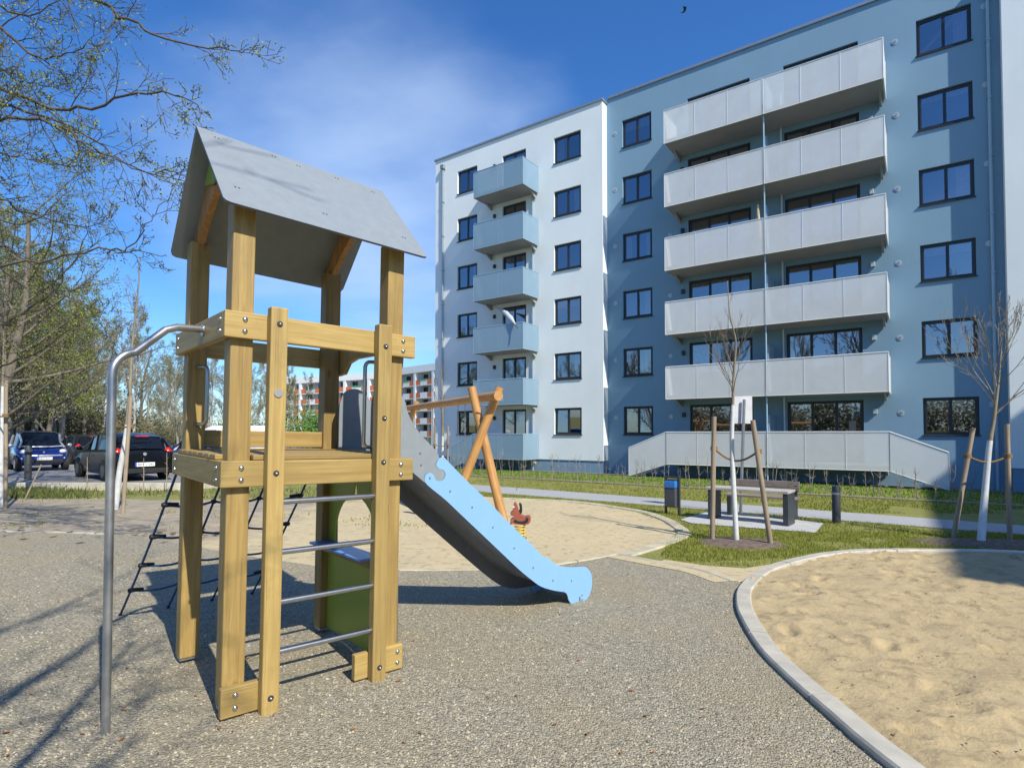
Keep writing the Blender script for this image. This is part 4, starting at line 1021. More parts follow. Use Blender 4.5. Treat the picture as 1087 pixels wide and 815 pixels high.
# ------------------------------------------------------------------ picnic table and bench
tl = G(751, 551.5); tr = G(837, 559.5); ax = Vector((tr.x - tl.x, tr.y - tl.y, 0)); Lt = ax.length; ax.normalize(); ay = Vector((-ax.y, ax.x, 0)); yaw = math.atan2(ax.y, ax.x)
tc_ = (tl + tr) / 2; table = thing('picnic_table', tc_ + ay * .3, 'grey picnic table with dark slab legs on pale paving', 'table')
M0 = Matrix.Translation(Vector((tl.x, tl.y, (tl.z + tr.z) / 2))) @ Matrix.Rotation(yaw, 4, 'Z')
def mbox(c, d, name, mat, parent, bev=.004, M=M0):
    mb = MB().box((0, 0, 0), d); return mb.build(name, mat, parent, bevel=bev, M=M @ Matrix.Translation(c))
for x in (.05, Lt - .05): mbox((x, .27, .30), (.09, .52, .60), 'leg', DKGREY, table)
TOPM = wood('grey_table_slats', (.50, .47, .43), (.38, .35, .32), .8, False, 0)
for i in range(4): mbox((Lt / 2 - .02, .06 + i * .145, .625), (Lt + .04, .135, .045), 'table_slat', TOPM, table)
bench = thing('park_bench', tc_ + ay * 1.2, 'low bench with brown slatted back behind the picnic table', 'bench')
for x in (.12, Lt - .16): mbox((x, 1.12, .20), (.08, .38, .40), 'leg', DKGREY, bench); mbox((x, 1.33, .52), (.06, .05, .42), 'back_post', DKGREY, bench)
for i in range(3): mbox((Lt / 2 - .03, .99 + i * .13, .42), (Lt - .1, .115, .04), 'seat_slat', W_BENCH, bench)
for i in range(2): mbox((Lt / 2 - .03, 1.29, .60 + i * .10), (Lt - .1, .035, .085), 'back_slat', W_BENCH, bench)
# litter bin
bp = G(707, 545); bin_ = thing('litter_bin', G(713, 545), 'dark litter bin with blue band between two posts beside the path', 'litter bin')
bq = G(721, 546.5); d = Vector((bq.x - bp.x, bq.y - bp.y, 0)); wd = d.length; d.normalize(); Mb = Matrix.Translation(bp) @ Matrix.Rotation(math.atan2(d.y, d.x), 4, 'Z')
for x in (0, wd): mbox((x, 0, .38), (.045, .05, .86), 'post', DKGREY, bin_, .004, Mb)
mbox((wd / 2, 0, .79), (wd - .05, .05, .04), 'top_bar', DKGREY, bin_, .004, Mb)
mbox((wd / 2, 0, .36), (wd - .06, .22, .40), 'bin_body', plain('dark_bin_metal', (.06, .065, .075), .5), bin_, .02, Mb); mbox((wd / 2, 0, .64), (wd - .055, .235, .155), 'blue_band', plain('blue_bin_paint', (.03, .17, .50), .4), bin_, .02, Mb)
mbox((wd / 2, 0, .735), (wd - .08, .20, .02), 'lid', DKGREY, bin_, .004, Mb)
# bollards
def bollard(p, h, r, label):
    b = thing('bollard', p, label, 'bollard', 'dark round bollards'); mb = MB(); mb.tube([p - ZZ * .05, p + ZZ * (h - .02), p + ZZ * h], [r, r, r * .9], 20); mb.build('post', DKGREY, b, smooth='auto')
    mb = MB(); mb.tube([p + ZZ * (h - .16), p + ZZ * (h - .12)], r * 1.02, 20); mb.build('ring', STEEL_D, b, smooth='auto'); return b
bollard(G(888, 555.5), .72, .075, 'dark round bollard in the lawn beside the footpath')
pb2 = AY(29.5, 506.5, 16.2); bollard(Vector((pb2.x, pb2.y, pb2.z)), .88, .085, 'dark round bollard in front of the small blue car')
# sign pole with white plate seen from behind
q = AY(786, 540, 12.6); q.z = gz(q.x, q.y); sg = thing('sign_pole', q, 'thin grey pole with blank back of a white sign behind the sapling', 'sign')
tp = AY(790, 424, 12.6); mb = MB(); mb.tube([q - ZZ * .05, tp], .032, 10); mb.build('pole', STEEL_D, sg)
c = AY(789.5, 435, 12.65); mb = MB(); mb.box((0, 0, 0), (.40, .012, .60), Matrix.Translation(c + Vector((0, .035, 0)))); mb.build('sign_plate', plain('sign_back', (.55, .56, .57), .5), sg)

# ------------------------------------------------------------------ trees
def grow(mb, lf, p, d, L, r, depth, rr, P):
    """recursive limb; P: dict of settings"""
    n_ = max(3, int(P['seg'] * (1 if depth > 1 else .8))); pts = [p.copy()]; rs = [r]; cur = p.copy(); dd = d.normalized()
    up = P['up'] if depth < P['depth'] else P.get('trunk_up', .15)
    for i in range(n_):
        dd = (dd + Vector((rr.gauss(0, 1), rr.gauss(0, 1), rr.gauss(0, 1))) * P['wob'] + ZZ * up * .35).normalized()
        cur = cur + dd * (L / n_); pts.append(cur.copy()); rs.append(max(P['rmin'], r * (1 - .75 * (i + 1) / n_)))
    mb.tube(pts, rs, 7 if r > .05 else (5 if r > .02 else 3), False)
    if depth > 0:
        k = P['kids'][P['depth'] - depth]
        for i in range(k):
            f_ = P['start'][P['depth'] - depth] + (1 - P['start'][P['depth'] - depth]) * (i + rr.random()) / k; f_ = min(f_, .99); x = f_ * n_; j = min(int(x), n_ - 1); q = pts[j].lerp(pts[j + 1], x - j)
            base = (pts[j + 1] - pts[j]).normalized(); a = rr.uniform(0, 6.283); o = base.orthogonal().normalized(); w = base.cross(o); sidev = o * math.cos(a) + w * math.sin(a)
            ang = R(rr.uniform(*P['ang'])); nd = base * math.cos(ang) + sidev * math.sin(ang)
            grow(mb, lf, q, nd, L * P['lr'] * rr.uniform(.7, 1.15) * (1.1 - .5 * f_), max(P['rmin'], rs[j] * P['rr']), depth - 1, rr, P)
    if depth <= P['leafdepth'] and lf is not None:
        for _ in range(P['leaves']):
            f_ = rr.random() ** .6; x = f_ * n_; j = min(int(x), n_ - 1); q = pts[j].lerp(pts[j + 1], x - j) + Vector((rr.gauss(0, 1), rr.gauss(0, 1), rr.gauss(0, 1))) * P['spread']
            s_ = P['ls'] * rr.uniform(.5, 1.3); a = Vector((rr.gauss(0, 1), rr.gauss(0, 1), rr.gauss(0, 1))).normalized(); b = a.orthogonal().normalized()
            o = len(lf.v); lf.v += [q - a * s_, q + b * s_ * .55, q + a * s_, q - b * s_ * .55]; lf.f.append((o, o + 1, o + 2, o + 3)); lf.mi.append(0)
def tree(name, p, h, r, P, seed, label, cat, barkm, leafmt, group=None, d=(0, 0, 1), collar=False):
    rr = random.Random(seed); p = Vector(p); t = thing(name, p, label, cat, group); mb = MB(); lf = MB()
    grow(mb, lf if leafmt else None, p - ZZ * .05, Vector(d), h, r, P['depth'], rr, P)
    mb.build('trunk', barkm, t, smooth=True, fix=False)
    if leafmt and lf.v: lf.build('crown', leafmt, t, fix=False)
    return t
PB = dict(depth=4, seg=7, wob=.07, up=.25, trunk_up=.3, kids=[16, 7, 6, 4], start=[.22, .2, .15, .1], ang=(25, 62), lr=.44, rr=.42, rmin=.006, leafdepth=1, leaves=5, spread=.10, ls=.05)
protos = []
g1 = 'trees in the wood beyond the car park'
woodlabels = []
def place(px, Y, sc=1.0, py=None):
    p = AY(px, 470, Y); return Vector((p.x, p.y, gz(p.x, p.y) + (CPZ if Y > 20 and p.x < -6 else 0)))
P1 = dict(PB, leaves=2, ls=.04); P2 = dict(PB, kids=[18, 7, 6, 4], leaves=3, ls=.04, up=.1, ang=(30, 70)); P3 = dict(PB, kids=[20, 6, 4, 3], lr=.3, up=.5, ang=(20, 45), leaves=3)
pr = [tree('broadleaf_tree', place(62, 34), 9, .16, P1, 21, 'grey brown bare tree with sparse buds just behind the small blue car', 'tree', BARK_G, LEAF_O, g1),
      tree('broadleaf_tree', place(20, 30), 10.5, .2, P2, 22, 'big tree with dense fine twigs at the left edge behind the cars', 'tree', BARK_D, LEAF_Y, g1),
      tree('slender_tree', place(140, 46), 11, .12, P3, 23, 'tall slender pale tree above the black car', 'tree', BARK_W, LEAF_O, g1)]
rp_ = random.Random(77)
spots = []
for px, Y, s in [(-35, 22, .8), (12, 31, .95), (35, 33, .9), (58, 36, .85), (76, 42, .8), (-5, 28, .9), (-20, 26, 1.0), (-60, 30, 1.1), (45, 40, 1.05), (88, 38, .78), (105, 44, .85), (122, 50, .9), (158, 52, .9), (172, 58, 1.0), (190, 48, .72), (207, 60, .95), (222, 52, .75), (240, 64, .95), (262, 70, .95), (281, 62, .8), (215, 75, 1.1), (150, 72, 1.15), (100, 66, 1.2), (75, 58, 1.2), (30, 56, 1.3), (132, 60, .95), (182, 68, 1.0), (250, 80, 1.1), (0, 44, 1.2), (60, 48, 1.0), (300, 76, .8), (272, 86, 1.1)]:
    spots.append((px, Y, s))
adj = ['twiggy grey', 'olive budding', 'pale thin', 'brown bare', 'dense grey', 'yellowish budding']
for i, (px, Y, s) in enumerate(spots):
    src = pr[[0, 2, 0, 1, 2, 0][i % 6] if px > 70 else [1, 0, 1][i % 3]]
    p = place(px, Y); M = Matrix.Translation(p) @ Matrix.Rotation(rp_.uniform(0, 6.28), 4, 'Z') @ Matrix.Scale(s * rp_.uniform(.92, 1.08), 4)
    where = 'left of the steel pole' if px < 110 else ('right of the steel pole' if px < 190 else 'seen through the tower')
    copy_thing(src, M, '%s tree %s, %s in the row beyond the car park' % (adj[i % 6], where, ['nearest', 'second', 'third', 'fourth', 'fifth', 'farthest'][min(5, i % 6)] ))
def shrub(name, p, w, h, seed, label, mat, barkm, n=60, group=None, ls=.07, leaves=40):
    rr = random.Random(seed); t = thing(name, p, label, 'shrub', group); mb = MB(); lf = MB(); p = Vector(p)
    for _ in range(n):
        a = rr.uniform(0, 6.28); d = Vector((math.cos(a) * rr.uniform(0, .8) * w / h, math.sin(a) * rr.uniform(0, .8) * w / h, 1)); L_ = h * rr.uniform(.6, 1.05)
        pts = [p + Vector((rr.gauss(0, w * .22), rr.gauss(0, w * .22), -.02))]; dd = d.normalized()
        for k in range(5): dd = (dd + Vector((rr.gauss(0, .12), rr.gauss(0, .12), 0))).normalized(); pts.append(pts[-1] + dd * L_ / 5)
        mb.tube(pts, [.02, .016, .012, .009, .006, .004], 3, False)
        for k in range(leaves):
            x = rr.uniform(.8, 5); j = min(4, int(x)); q = pts[j].lerp(pts[j + 1], x - j) + Vector((rr.gauss(0, 1), rr.gauss(0, 1), rr.gauss(0, 1))) * w * .09
            a_ = Vector((rr.gauss(0, 1), rr.gauss(0, 1), rr.gauss(0, 1))).normalized(); b = a_.orthogonal().normalized(); s_ = ls * rr.uniform(.5, 1.3)
            lf.add([q - a_ * s_, q + b * s_ * .6, q + a_ * s_, q - b * s_ * .6], [(0, 1, 2, 3)])
    mb.build('stems', barkm, t, fix=False); lf.build('foliage', mat, t, fix=False); return t
LEAF_B = leafm('brown_green_thicket', (.17, .16, .08), .5)
gs = 'thicket shrubs beyond the car park'
sh1 = shrub('thicket_shrub', place(50, 38), 3.6, 3.4, 3, 'dense olive brown thicket shrub behind the small blue car', LEAF_B, BARK_D, 90, gs, .09, 42)
sh2 = shrub('thicket_shrub', place(205, 60), 4.0, 3.2, 4, 'grey green thicket shrub seen between tower posts', LEAF_O, BARK_G, 90, gs, .08, 34)
for i, (px, Y, s) in enumerate([(-25, 34, 1.1), (10, 36, 1.2), (28, 42, 1.3), (78, 40, 1.1), (95, 44, 1.15), (112, 48, 1.2), (130, 50, 1.15), (148, 54, 1.2), (165, 52, 1.1), (185, 56, 1.15), (225, 62, 1.15), (245, 62, 1.2), (268, 66, 1.2), (290, 70, 1.1), (65, 50, 1.6), (120, 62, 1.5), (180, 70, 1.5)]):
    src = sh1 if px < 125 else sh2
    copy_thing(src, Matrix.Translation(place(px, Y)) @ Matrix.Rotation(i * 1.7, 4, 'Z') @ Matrix.Scale(s, 4), ['low', 'dense', 'rounded', 'wide', 'tall', 'ragged'][i % 6] + ' thicket shrub ' + ('behind the cars at the left edge' if px < 40 else 'above the parked small car' if px < 100 else 'above the black hatchback' if px < 190 else 'seen through the tower left opening') + (', in the front row' if Y < 50 else ', in the back row'))
# birches and fresh green bush between tower and far flats
birch = tree('birch_tree', place(292, 60), 8.2, .10, dict(P3, kids=[16, 5, 4, 3], lr=.26), 31, 'white trunked bare birch left of the green bush before the far flats', 'tree', BARK_W, LEAF_O, 'birches in front of the far flats')
for i, (px, s) in enumerate([(302, .85), (313, 1.02), (330, .95)]):
    copy_thing(birch, Matrix.Translation(place(px, 58 + i * 3)) @ Matrix.Rotation(i * 2.1, 4, 'Z') @ Matrix.Scale(s, 4), ['short white birch between two taller ones', 'tallest white birch before the far flats', 'white birch rising behind the fresh green bush'][i])
shrub('green_bush', place(336, 50), 3.4, 4.3, 9, 'fresh bright green bush in front of the far flats', leafm('fresh_green', (.10, .23, .02), .4), BARK_G, 90, None, .10, 60)
shrub('green_bush', place(264, 66), 3.2, 3.6, 10, 'pale green bush behind the van roof', LEAF_G, BARK_G, 60, None, .09, 40)

# overhanging tree at the left: trunk outside the frame, limbs reaching in
ov = thing('overhanging_tree', (-9.2, 7.0, gz(-9.2, 7)), 'large tree at the left whose budding branches hang over the playground', 'tree')
mb = MB(); lf = MB(); rr = random.Random(41)
trunk = [Vector((-9.2, 7.0, -.1)), Vector((-9.15, 7.0, 1.5)), Vector((-9.0, 6.95, 3.2)), Vector((-8.9, 7, 5.0)), Vector((-9.0, 7.1, 7.0)), Vector((-8.9, 7.2, 9.0)), Vector((-8.8, 7.1, 11.5))]
mb.tube(trunk, [.30, .26, .22, .18, .13, .09, .03], 10, False)
PO = dict(depth=2, seg=6, wob=.13, up=.06, trunk_up=.05, kids=[4, 3], start=[.15, .15], ang=(25, 60), lr=.6, rr=.55, rmin=.0028, leafdepth=1, leaves=6, spread=.035, ls=.0135)
def limb(pxs, Y0, Y1, r0, dens=1.0, leaves=6, nleaf=True, start=True):
    n_ = len(pxs); pts = [AY(x, y, Y0 + (Y1 - Y0) * i / (n_ - 1)) for i, (x, y) in enumerate(pxs)]
    if start:
        f0 = pts[0]; tz = max(1.6, f0.z - 1.3 * rr.uniform(.4, 1)); base = Vector((-9.0, 7.0, tz)); pts = [base, base.lerp(f0, .5) + ZZ * .25] + pts
    out = []
    for i in range(len(pts) - 1):
        P4 = [pts[max(i - 1, 0)], pts[i], pts[i + 1], pts[min(i + 2, len(pts) - 1)]]
        for j in range(4):
            t = j / 4; out.append(.5 * ((2 * P4[1]) + (P4[2] - P4[0]) * t + (2 * P4[0] - 5 * P4[1] + 4 * P4[2] - P4[3]) * t * t + (-P4[0] + 3 * P4[1] - 3 * P4[2] + P4[3]) * t ** 3))
    out.append(pts[-1]); out = [q + Vector((rr.gauss(0, 1), rr.gauss(0, 1), rr.gauss(0, 1))) * .018 for q in out]
    m = len(out); rs = [max(.004, r0 * (1 - .9 * i / (m - 1))) for i in range(m)]
    mb.tube(out, rs, 6, False); PP = dict(PO, leaves=max(1, int(leaves * .5)))
    for i in range(2, m):
        for _ in range(1 if rr.random() < dens * .88 else 0):
            base = (out[i] - out[i - 1]).normalized(); side = base.orthogonal().normalized(); a = rr.uniform(0, 6.28); side = side * math.cos(a) + base.cross(side) * math.sin(a)
            ang = R(rr.uniform(25, 65)); nd = base * math.cos(ang) + side * math.sin(ang); nd.y *= .7; nd.z -= .08
            grow(mb, lf if nleaf else None, out[i], nd, rr.uniform(.3, .8) * (1.15 - .65 * i / m), max(.004, rs[i] * .5), 2, rr, PP)
limb([(-30, 20), (19, 47), (42, 61), (70, 58), (102, 47)], 6.6, 6.2, .030, 1.2)
limb([(-20, -30), (100, 0), (135, 21), (172, 40), (233, 51), (261, 56)], 6.4, 5.6, .030, .9, 5)
limb([(-30, 88), (0, 95), (47, 112), (93, 114), (144, 100), (186, 100), (214, 116)], 6.6, 5.6, .034, 1.0, 6)
limb([(-30, 128), (0, 130), (56, 130), (93, 156), (140, 175), (196, 191)], 6.2, 5.8, .030, 1.2, 8)
limb([(-30, 105), (0, 112), (60, 128), (110, 158), (150, 182), (190, 200)], 6.8, 6.0, .026, 1.0, 6)
limb([(-30, 285), (0, 282), (56, 275), (116, 266), (150, 268), (179, 273)], 6.4, 6.0, .024, .5, 1)
limb([(116, 266), (135, 262), (154, 242), (170, 222), (182, 205)], 6.2, 6.0, .010, .5, 1, True, False)
limb([(-40, 330), (0, 345), (30, 330), (62, 300), (84, 268), (96, 230)], 7.5, 7.5, .03, 1.0, 4)
limb([(-30, -10), (10, 15), (50, 8), (90, -15)], 6.0, 6.0, .024, 1.3, 9)
limb([(-30, 60), (10, 78), (45, 92), (80, 90)], 7.0, 6.6, .022, 1.5, 10)
limb([(-30, 200), (10, 215), (50, 232), (90, 240), (120, 232)], 8, 8, .026, 1.4, 6)
limb([(-30, 160), (15, 165), (50, 172), (88, 176)], 6.6, 6.4, .02, 1.2, 6)
limb([(-30, 250), (20, 270), (50, 300), (95, 330), (120, 362)], 9, 9, .026, 1.4, 5)
limb([(-30, 400), (10, 385), (45, 370), (80, 345), (110, 330)], 9.5, 9.5, .03, 1.3, 5)
limb([(-30, 230), (25, 238), (60, 215), (85, 190)], 8.5, 8.5, .024, 1.3, 7)
mb.build('trunk', bark('dark_limb_bark', (.045, .038, .028), (.12, .10, .075)), ov, smooth=True, fix=False); lf.build('crown', LEAF_Y, ov, fix=False)
# mid-distance twiggy tree filling the left edge
PM = dict(PB, kids=[20, 8, 6, 5], start=[.18, .15, .1, .1], leaves=7, ls=.035, spread=.07, rmin=.004, up=.12, lr=.46, ang=(30, 72)); PM.update(leaves=2, ls=.024, kids=[17, 7, 5, 4])
tree('broadleaf_tree', place(-8, 17.5), 7.4, .16, PM, 52, 'spreading fine twigged tree at the left edge above the small blue car', 'tree', BARK_D, LEAF_O, g1, (.05, 0, 1))
tree('broadleaf_tree', place(-45, 14), 7.5, .16, dict(PM, leaves=3), 55, 'budding tree at the far left edge beside the car park', 'tree', BARK_D, LEAF_Y, g1, (.12, 0, 1))
tree('broadleaf_tree', place(48, 29), 7.6, .15, dict(PM, leaves=3, ls=.045), 57, 'yellow green budding tree rising behind the small blue car', 'tree', BARK_D, LEAF_Y, g1)

# tree behind the photographer: its limbs throw shade on the gravel and the tower roof
PS = dict(PB, kids=[13, 5, 3], depth=3, seg=8, start=[.3, .25, .2], leaves=0, rmin=.008, up=.1, ang=(35, 70), lr=.5)
tree('bare_tree', (1.6, -3.2, gz(1.6, -3.2)), 8.8, .20, PS, 61, 'bare tree behind the photographer shading the gravel', 'tree', BARK_D, None, None, (-.12, .1, 1))
gb = 'trees behind the photographer reflected in the windows'
PR = dict(PB, kids=[14, 7, 5], depth=3, leaves=3, leafdepth=0, ls=.05, rmin=.02, ang=(20, 55), lr=.42, up=.35)
rt = tree('park_tree', (-6, -16, gz(-6, -16)), 12.5, .24, PR, 71, 'tall bare park tree behind the photographer, nearest the path', 'tree', BARK_D, LEAF_O, gb)
for i, (x, y, s) in enumerate([(-14, -14, .95), (-22, -10, 1.05), (-31, -7, 1), (-40, -2, 1.05), (3, -19, 1.05), (11, -22, 1.0), (-10, -22, 1.2), (-27, -15, 1.2), (20, -27, 1.15), (-49, 3, 1.1), (-36, -10, 1.2), (-18, -20, 1.15), (7, -27, 1.2), (-2, -25, 1.2)]):
    copy_thing(rt, Matrix.Translation(on(x, y)) @ Matrix.Rotation(i * 2.3, 4, 'Z') @ Matrix.Scale(s, 4), ['bare', 'forked', 'leaning', 'broad', 'slim'][i % 5] + ' park tree behind the photographer, ' + ['first', 'second', 'third', 'fourth', 'fifth', 'sixth', 'seventh', 'eighth', 'ninth', 'tenth', 'eleventh', 'twelfth', 'thirteenth', 'fourteenth'][i] + ' of the row mirrored in the windows')

for i in range(16):
    x = -52 + i * 5.2; y = -9 - .42 * (x + 52) - 4
    copy_thing(sh1, Matrix.Translation(on(x, y)) @ Matrix.Rotation(i * 1.3, 4, 'Z') @ Matrix.Scale(1.5 + .3 * (i % 3), 4), 'thicket shrub behind the photographer, ' + ['first', 'second', 'third', 'fourth', 'fifth', 'sixth', 'seventh', 'eighth', 'ninth', 'tenth', 'eleventh', 'twelfth', 'thirteenth', 'fourteenth', 'fifteenth', 'last'][i] + ' in the row mirrored by the ground floor windows')
# ------------------------------------------------------------------ staked saplings
def stake(p, q, parent, r=.038): return pole('stake', p - ZZ * .08, q, r, r * .95, W_STAKE, parent, 10)
def rope_between(a, b, sag, parent, r=.016, wraps=()):
    mb = MB(); pts = [a.lerp(b, k / 10) - ZZ * sag * math.sin(math.pi * k / 10) for k in range(11)]; mb.tube(pts, r, 7)
    for c in (a, b): mb.tube([c - ZZ * .035, c + ZZ * .035], .055, 10)
    return mb.build('tie_rope', COCO, parent, smooth='auto')
def sapling(base, ctrl, r0, seed, label, limbs, whiteto, stakes, rope, P):
    rr = random.Random(seed); t = thing('sapling', base, label, 'young tree', 'staked saplings'); pts = [base - ZZ * .05] + ctrl; n_ = len(pts)
    out = smooth3(pts, 5); m = len(out); rs = [max(.005, r0 * (1 - .88 * i / (m - 1))) for i in range(m)]
    mb = MB(); mb.tube(out, rs, 9, False)
    for (f_, ln, up_) in limbs:
        x = f_ * (m - 1); j = min(int(x), m - 2); q = out[j].lerp(out[j + 1], x - j); a = rr.uniform(0, 6.28)
        d = Vector((math.cos(a), math.sin(a), up_)).normalized(); grow(mb, None, q, d, ln, rs[j] * .42, P['depth'], rr, P)
    mb.build('trunk', BARK_Y, t, smooth=True, fix=False)
    k = max(2, int(whiteto * m)); mb = MB(); mb.tube(out[:k + 1], [rs[i] + .004 for i in range(k + 1)], 10, True); mb.build('lime_coat', PAINTW, t, smooth='auto')
    for a, b in stakes: stake(a, b, t)
    if rope: rope_between(rope[0], rope[1], rope[2], t)
    return t
def smooth3(pts, n_):
    out = []
    for i in range(len(pts) - 1):
        P4 = [pts[max(i - 1, 0)], pts[i], pts[i + 1], pts[min(i + 2, len(pts) - 1)]]
        for j in range(n_):
            t = j / n_; out.append(.5 * ((2 * P4[1]) + (P4[2] - P4[0]) * t + (2 * P4[0] - 5 * P4[1] + 4 * P4[2] - P4[3]) * t * t + (-P4[0] + 3 * P4[1] - 3 * P4[2] + P4[3]) * t ** 3))
    out.append(pts[-1]); return out
def bed(cx, cy, rx, ry, label, z=.018):
    mb = MB(); nr, na = 5, 36; vs = []
    for i in range(nr + 1):
        for k in range(na):
            a = k / na * 6.283; q = i / nr; w = 1 + .12 * noise.noise(Vector((math.cos(a) * 2, math.sin(a) * 2, cx))) * 2
            x, y = cx + rx * q * w * math.cos(a), cy + ry * q * w * math.sin(a); vs.append(on(x, y, z * 0 + (.045 * (1 - q ** 3) + .004) + .012 * noise.noise(Vector((x * 9, y * 9, 1))) * (1 - q)))
    fs = [(i * na + k, i * na + (k + 1) % na, (i + 1) * na + (k + 1) % na, (i + 1) * na + k) for i in range(nr) for k in range(na)]
    mb.add(vs, fs); return struct(mb.build('tree_soil', SOIL, smooth=True), label, 'soil')
Y1 = G(782, 575).y
base = G(782, 576); ctrl = [AY(779, 520, Y1 - .05), AY(777, 470, Y1), AY(778, 430, Y1), AY(779, 395, Y1 + .05), AY(781, 362, Y1), AY(775, 335, Y1), AY(772, 298, Y1)]
PSa = dict(PB, depth=1, seg=7, wob=.10, up=.42, trunk_up=.4, kids=[7], start=[.3], ang=(20, 45), lr=.5, rr=.5, rmin=.0022, leafdepth=-1)
PSb = dict(PB, depth=2, seg=7, wob=.09, up=.36, trunk_up=.36, kids=[5, 4], start=[.2, .2], ang=(18, 42), lr=.5, rr=.5, rmin=.0028, leafdepth=-1)
s1 = sapling(base, ctrl, .038, 5, 'slim staked sapling with white painted trunk in front of the picnic table', [(.46, .9, 1.5), (.48, 1.0, 1.1), (.5, .85, 1.8), (.52, .95, 1.2), (.55, .75, 1.6), (.58, .6, 2), (.62, .6, 1.4), (.66, .5, 1.7), (.74, .35, 1.5), (.8, .3, 1.6), (.9, .2, 1.5)], .43,
             [(G(756, 574), AY(758, 442, G(756, 574).y)), (G(819, 579), AY(799, 446, G(819, 579).y))], (AY(758, 476, 9.1), AY(805, 479, 8.75), .17), PSa)
mb = MB()
bed(treepos[0].x + .03, treepos[0].y + .05, .75, .55, 'soil disc round the sapling by the picnic table')
Y2 = G(1041, 575).y
base = G(1041, 577); ctrl = [AY(1045, 530, Y2), AY(1050, 475, Y2), AY(1055, 445, Y2), AY(1060, 405, Y2), AY(1063, 370, Y2)]
s2 = sapling(base, ctrl, .055, 15, 'bushier staked sapling with white trunk at the right edge of the lawn', [(.62, 1.45, .9), (.64, 1.4, .8), (.66, 1.5, 1.3), (.68, 1.35, 1.0), (.70, 1.5, 1.6), (.72, 1.3, .9), (.75, 1.3, 1.4), (.78, 1.25, 1.2), (.82, 1.1, 1.6), (.86, 1.1, 1.2), (.9, .9, 1.9), (.95, .8, 1.5), (1, .8, 3)], .44,
             [(G(1011, 571), AY(1033, 454, G(1011, 571).y)), (G(1072, 573), AY(1069, 450, G(1072, 573).y))], (AY(1027, 484, 9.2), AY(1070, 484, 9.1), .10), PSb)
bed(treepos[1].x + .05, treepos[1].y, 1.15, .5, 'soil disc round the sapling at the right edge')
# left sapling by the car park
Y3 = G(122, 541).y
base = G(122, 541); ctrl = [AY(127, 500, Y3), AY(134, 460, Y3), AY(138, 410, Y3), AY(141, 360, Y3), AY(146, 315, Y3), AY(149, 272, Y3)]
s3 = sapling(base, ctrl, .062, 25, 'tall staked sapling with white trunk behind the steel pole', [(.42, 1.3, .9), (.46, 1.2, 1.1), (.5, 1.2, 1.0), (.54, 1.1, 1.3), (.58, 1.0, 1.2), (.64, .9, 1.4), (.7, .7, 1.5), (.76, .6, 1.8), (.82, .5, 1.6), (.9, .4, 2)], .36,
             [(G(130, 546), AY(139, 421, G(130, 546).y))], (AY(139, 452, 11.6), AY(122, 452, 12.2), .03), PSb)
Y4 = 12.5
base = on(AY(1, 530, Y4).x, Y4); ctrl = [AY(1, 500, Y4), AY(2, 450, Y4), AY(3, 400, Y4), AY(4, 350, Y4)]
s4 = sapling(base, ctrl, .06, 35, 'staked sapling with white trunk at the left edge', [(.6, .9, 1.2), (.7, .8, 1.3), (.8, .7, 1.5), (.9, .5, 1.6)], .7,
             [(on(AY(6, 530, 12.2).x, 12.2), AY(6.5, 404, 12.2))], (AY(6, 441, 12.1), AY(-4, 441, 12.3), .02), PSb)
# sapling beside the pale house (seen below the swing beam)
Yh = 20.5; b5 = AY(470, 500, Yh); b5.z = gz(b5.x, b5.y)
s5 = sapling(b5, [AY(470, 470, Yh), AY(470, 440, Yh), AY(469, 410, Yh), AY(468, 385, Yh)], .06, 45, 'staked sapling in front of the pale facade seen under the swing beam', [(.45, 1.2, 1.2), (.5, 1.2, 1.1), (.6, 1.0, 1.4), (.7, .9, 1.5), (.8, .7, 1.6)], .3,
             [(on(AY(475, 500, 20.3).x, 20.3), AY(475.5, 452, 20.3)), (on(AY(461, 500, 20.3).x, 20.3), AY(461.5, 452, 20.3))], (AY(461.5, 472, 20.2), AY(475.5, 472, 20.2), .05), PSb)

# young hedge plants in the bed along the house
hp = ST(-10.5, 19.28, 0); hp.z = gz(hp.x, hp.y); gh = 'young hedge plants in the bed before the house'
def hedge_plant(p, h, seed):
    rr = random.Random(seed); mb = MB(); p = Vector(p)
    for k in range(rr.choice((2, 3))):
        pts = [p + Vector((rr.gauss(0, .03), rr.gauss(0, .03), -.03))]
        for i in range(4): pts.append(pts[-1] + Vector((rr.gauss(0, .025), rr.gauss(0, .025), h / 4)))
        mb.tube(pts, [.012, .011, .009, .007, .004], 5, False)
        for i in range(6):
            j = rr.randrange(1, 4); d = Vector((rr.gauss(0, 1), rr.gauss(0, 1), 1.3)).normalized() * h * rr.uniform(.12, .3); mb.tube([pts[j], pts[j] + d], [.005, .003], 3, False)
    t = mb.build('hedge_plant', BARK_G, None, fix=False)
    me = t.data
    for v in me.vertices: v.co -= p
    t.location = p; WM[t.name] = Matrix.Translation(p); return tag(t, 'bare twiggy hedge plant', 'hedge plant', gh)
hproto = [hedge_plant(hp, .95, s_) for s_ in (1, 2, 3, 4)]
rr = random.Random(99); cnt = 0
for i in range(76):
    s = -22.3 + i * .37 + rr.uniform(-.1, .1); p = ST(s, 19.28 + rr.gauss(0, .06), 0); p.z = gz(p.x, p.y)
    if i < 4: o = hproto[i]; o.location = p
    else:
        o = hproto[i % 4].copy(); COL.objects.link(o); o.location = p
    k_ = rr.uniform(.65, 1.15); o.scale = (k_, k_, k_); o.rotation_euler = (0, 0, rr.uniform(0, 6.28))
    o['label'] = 'bare twiggy hedge plant in the soil bed before the house facade'
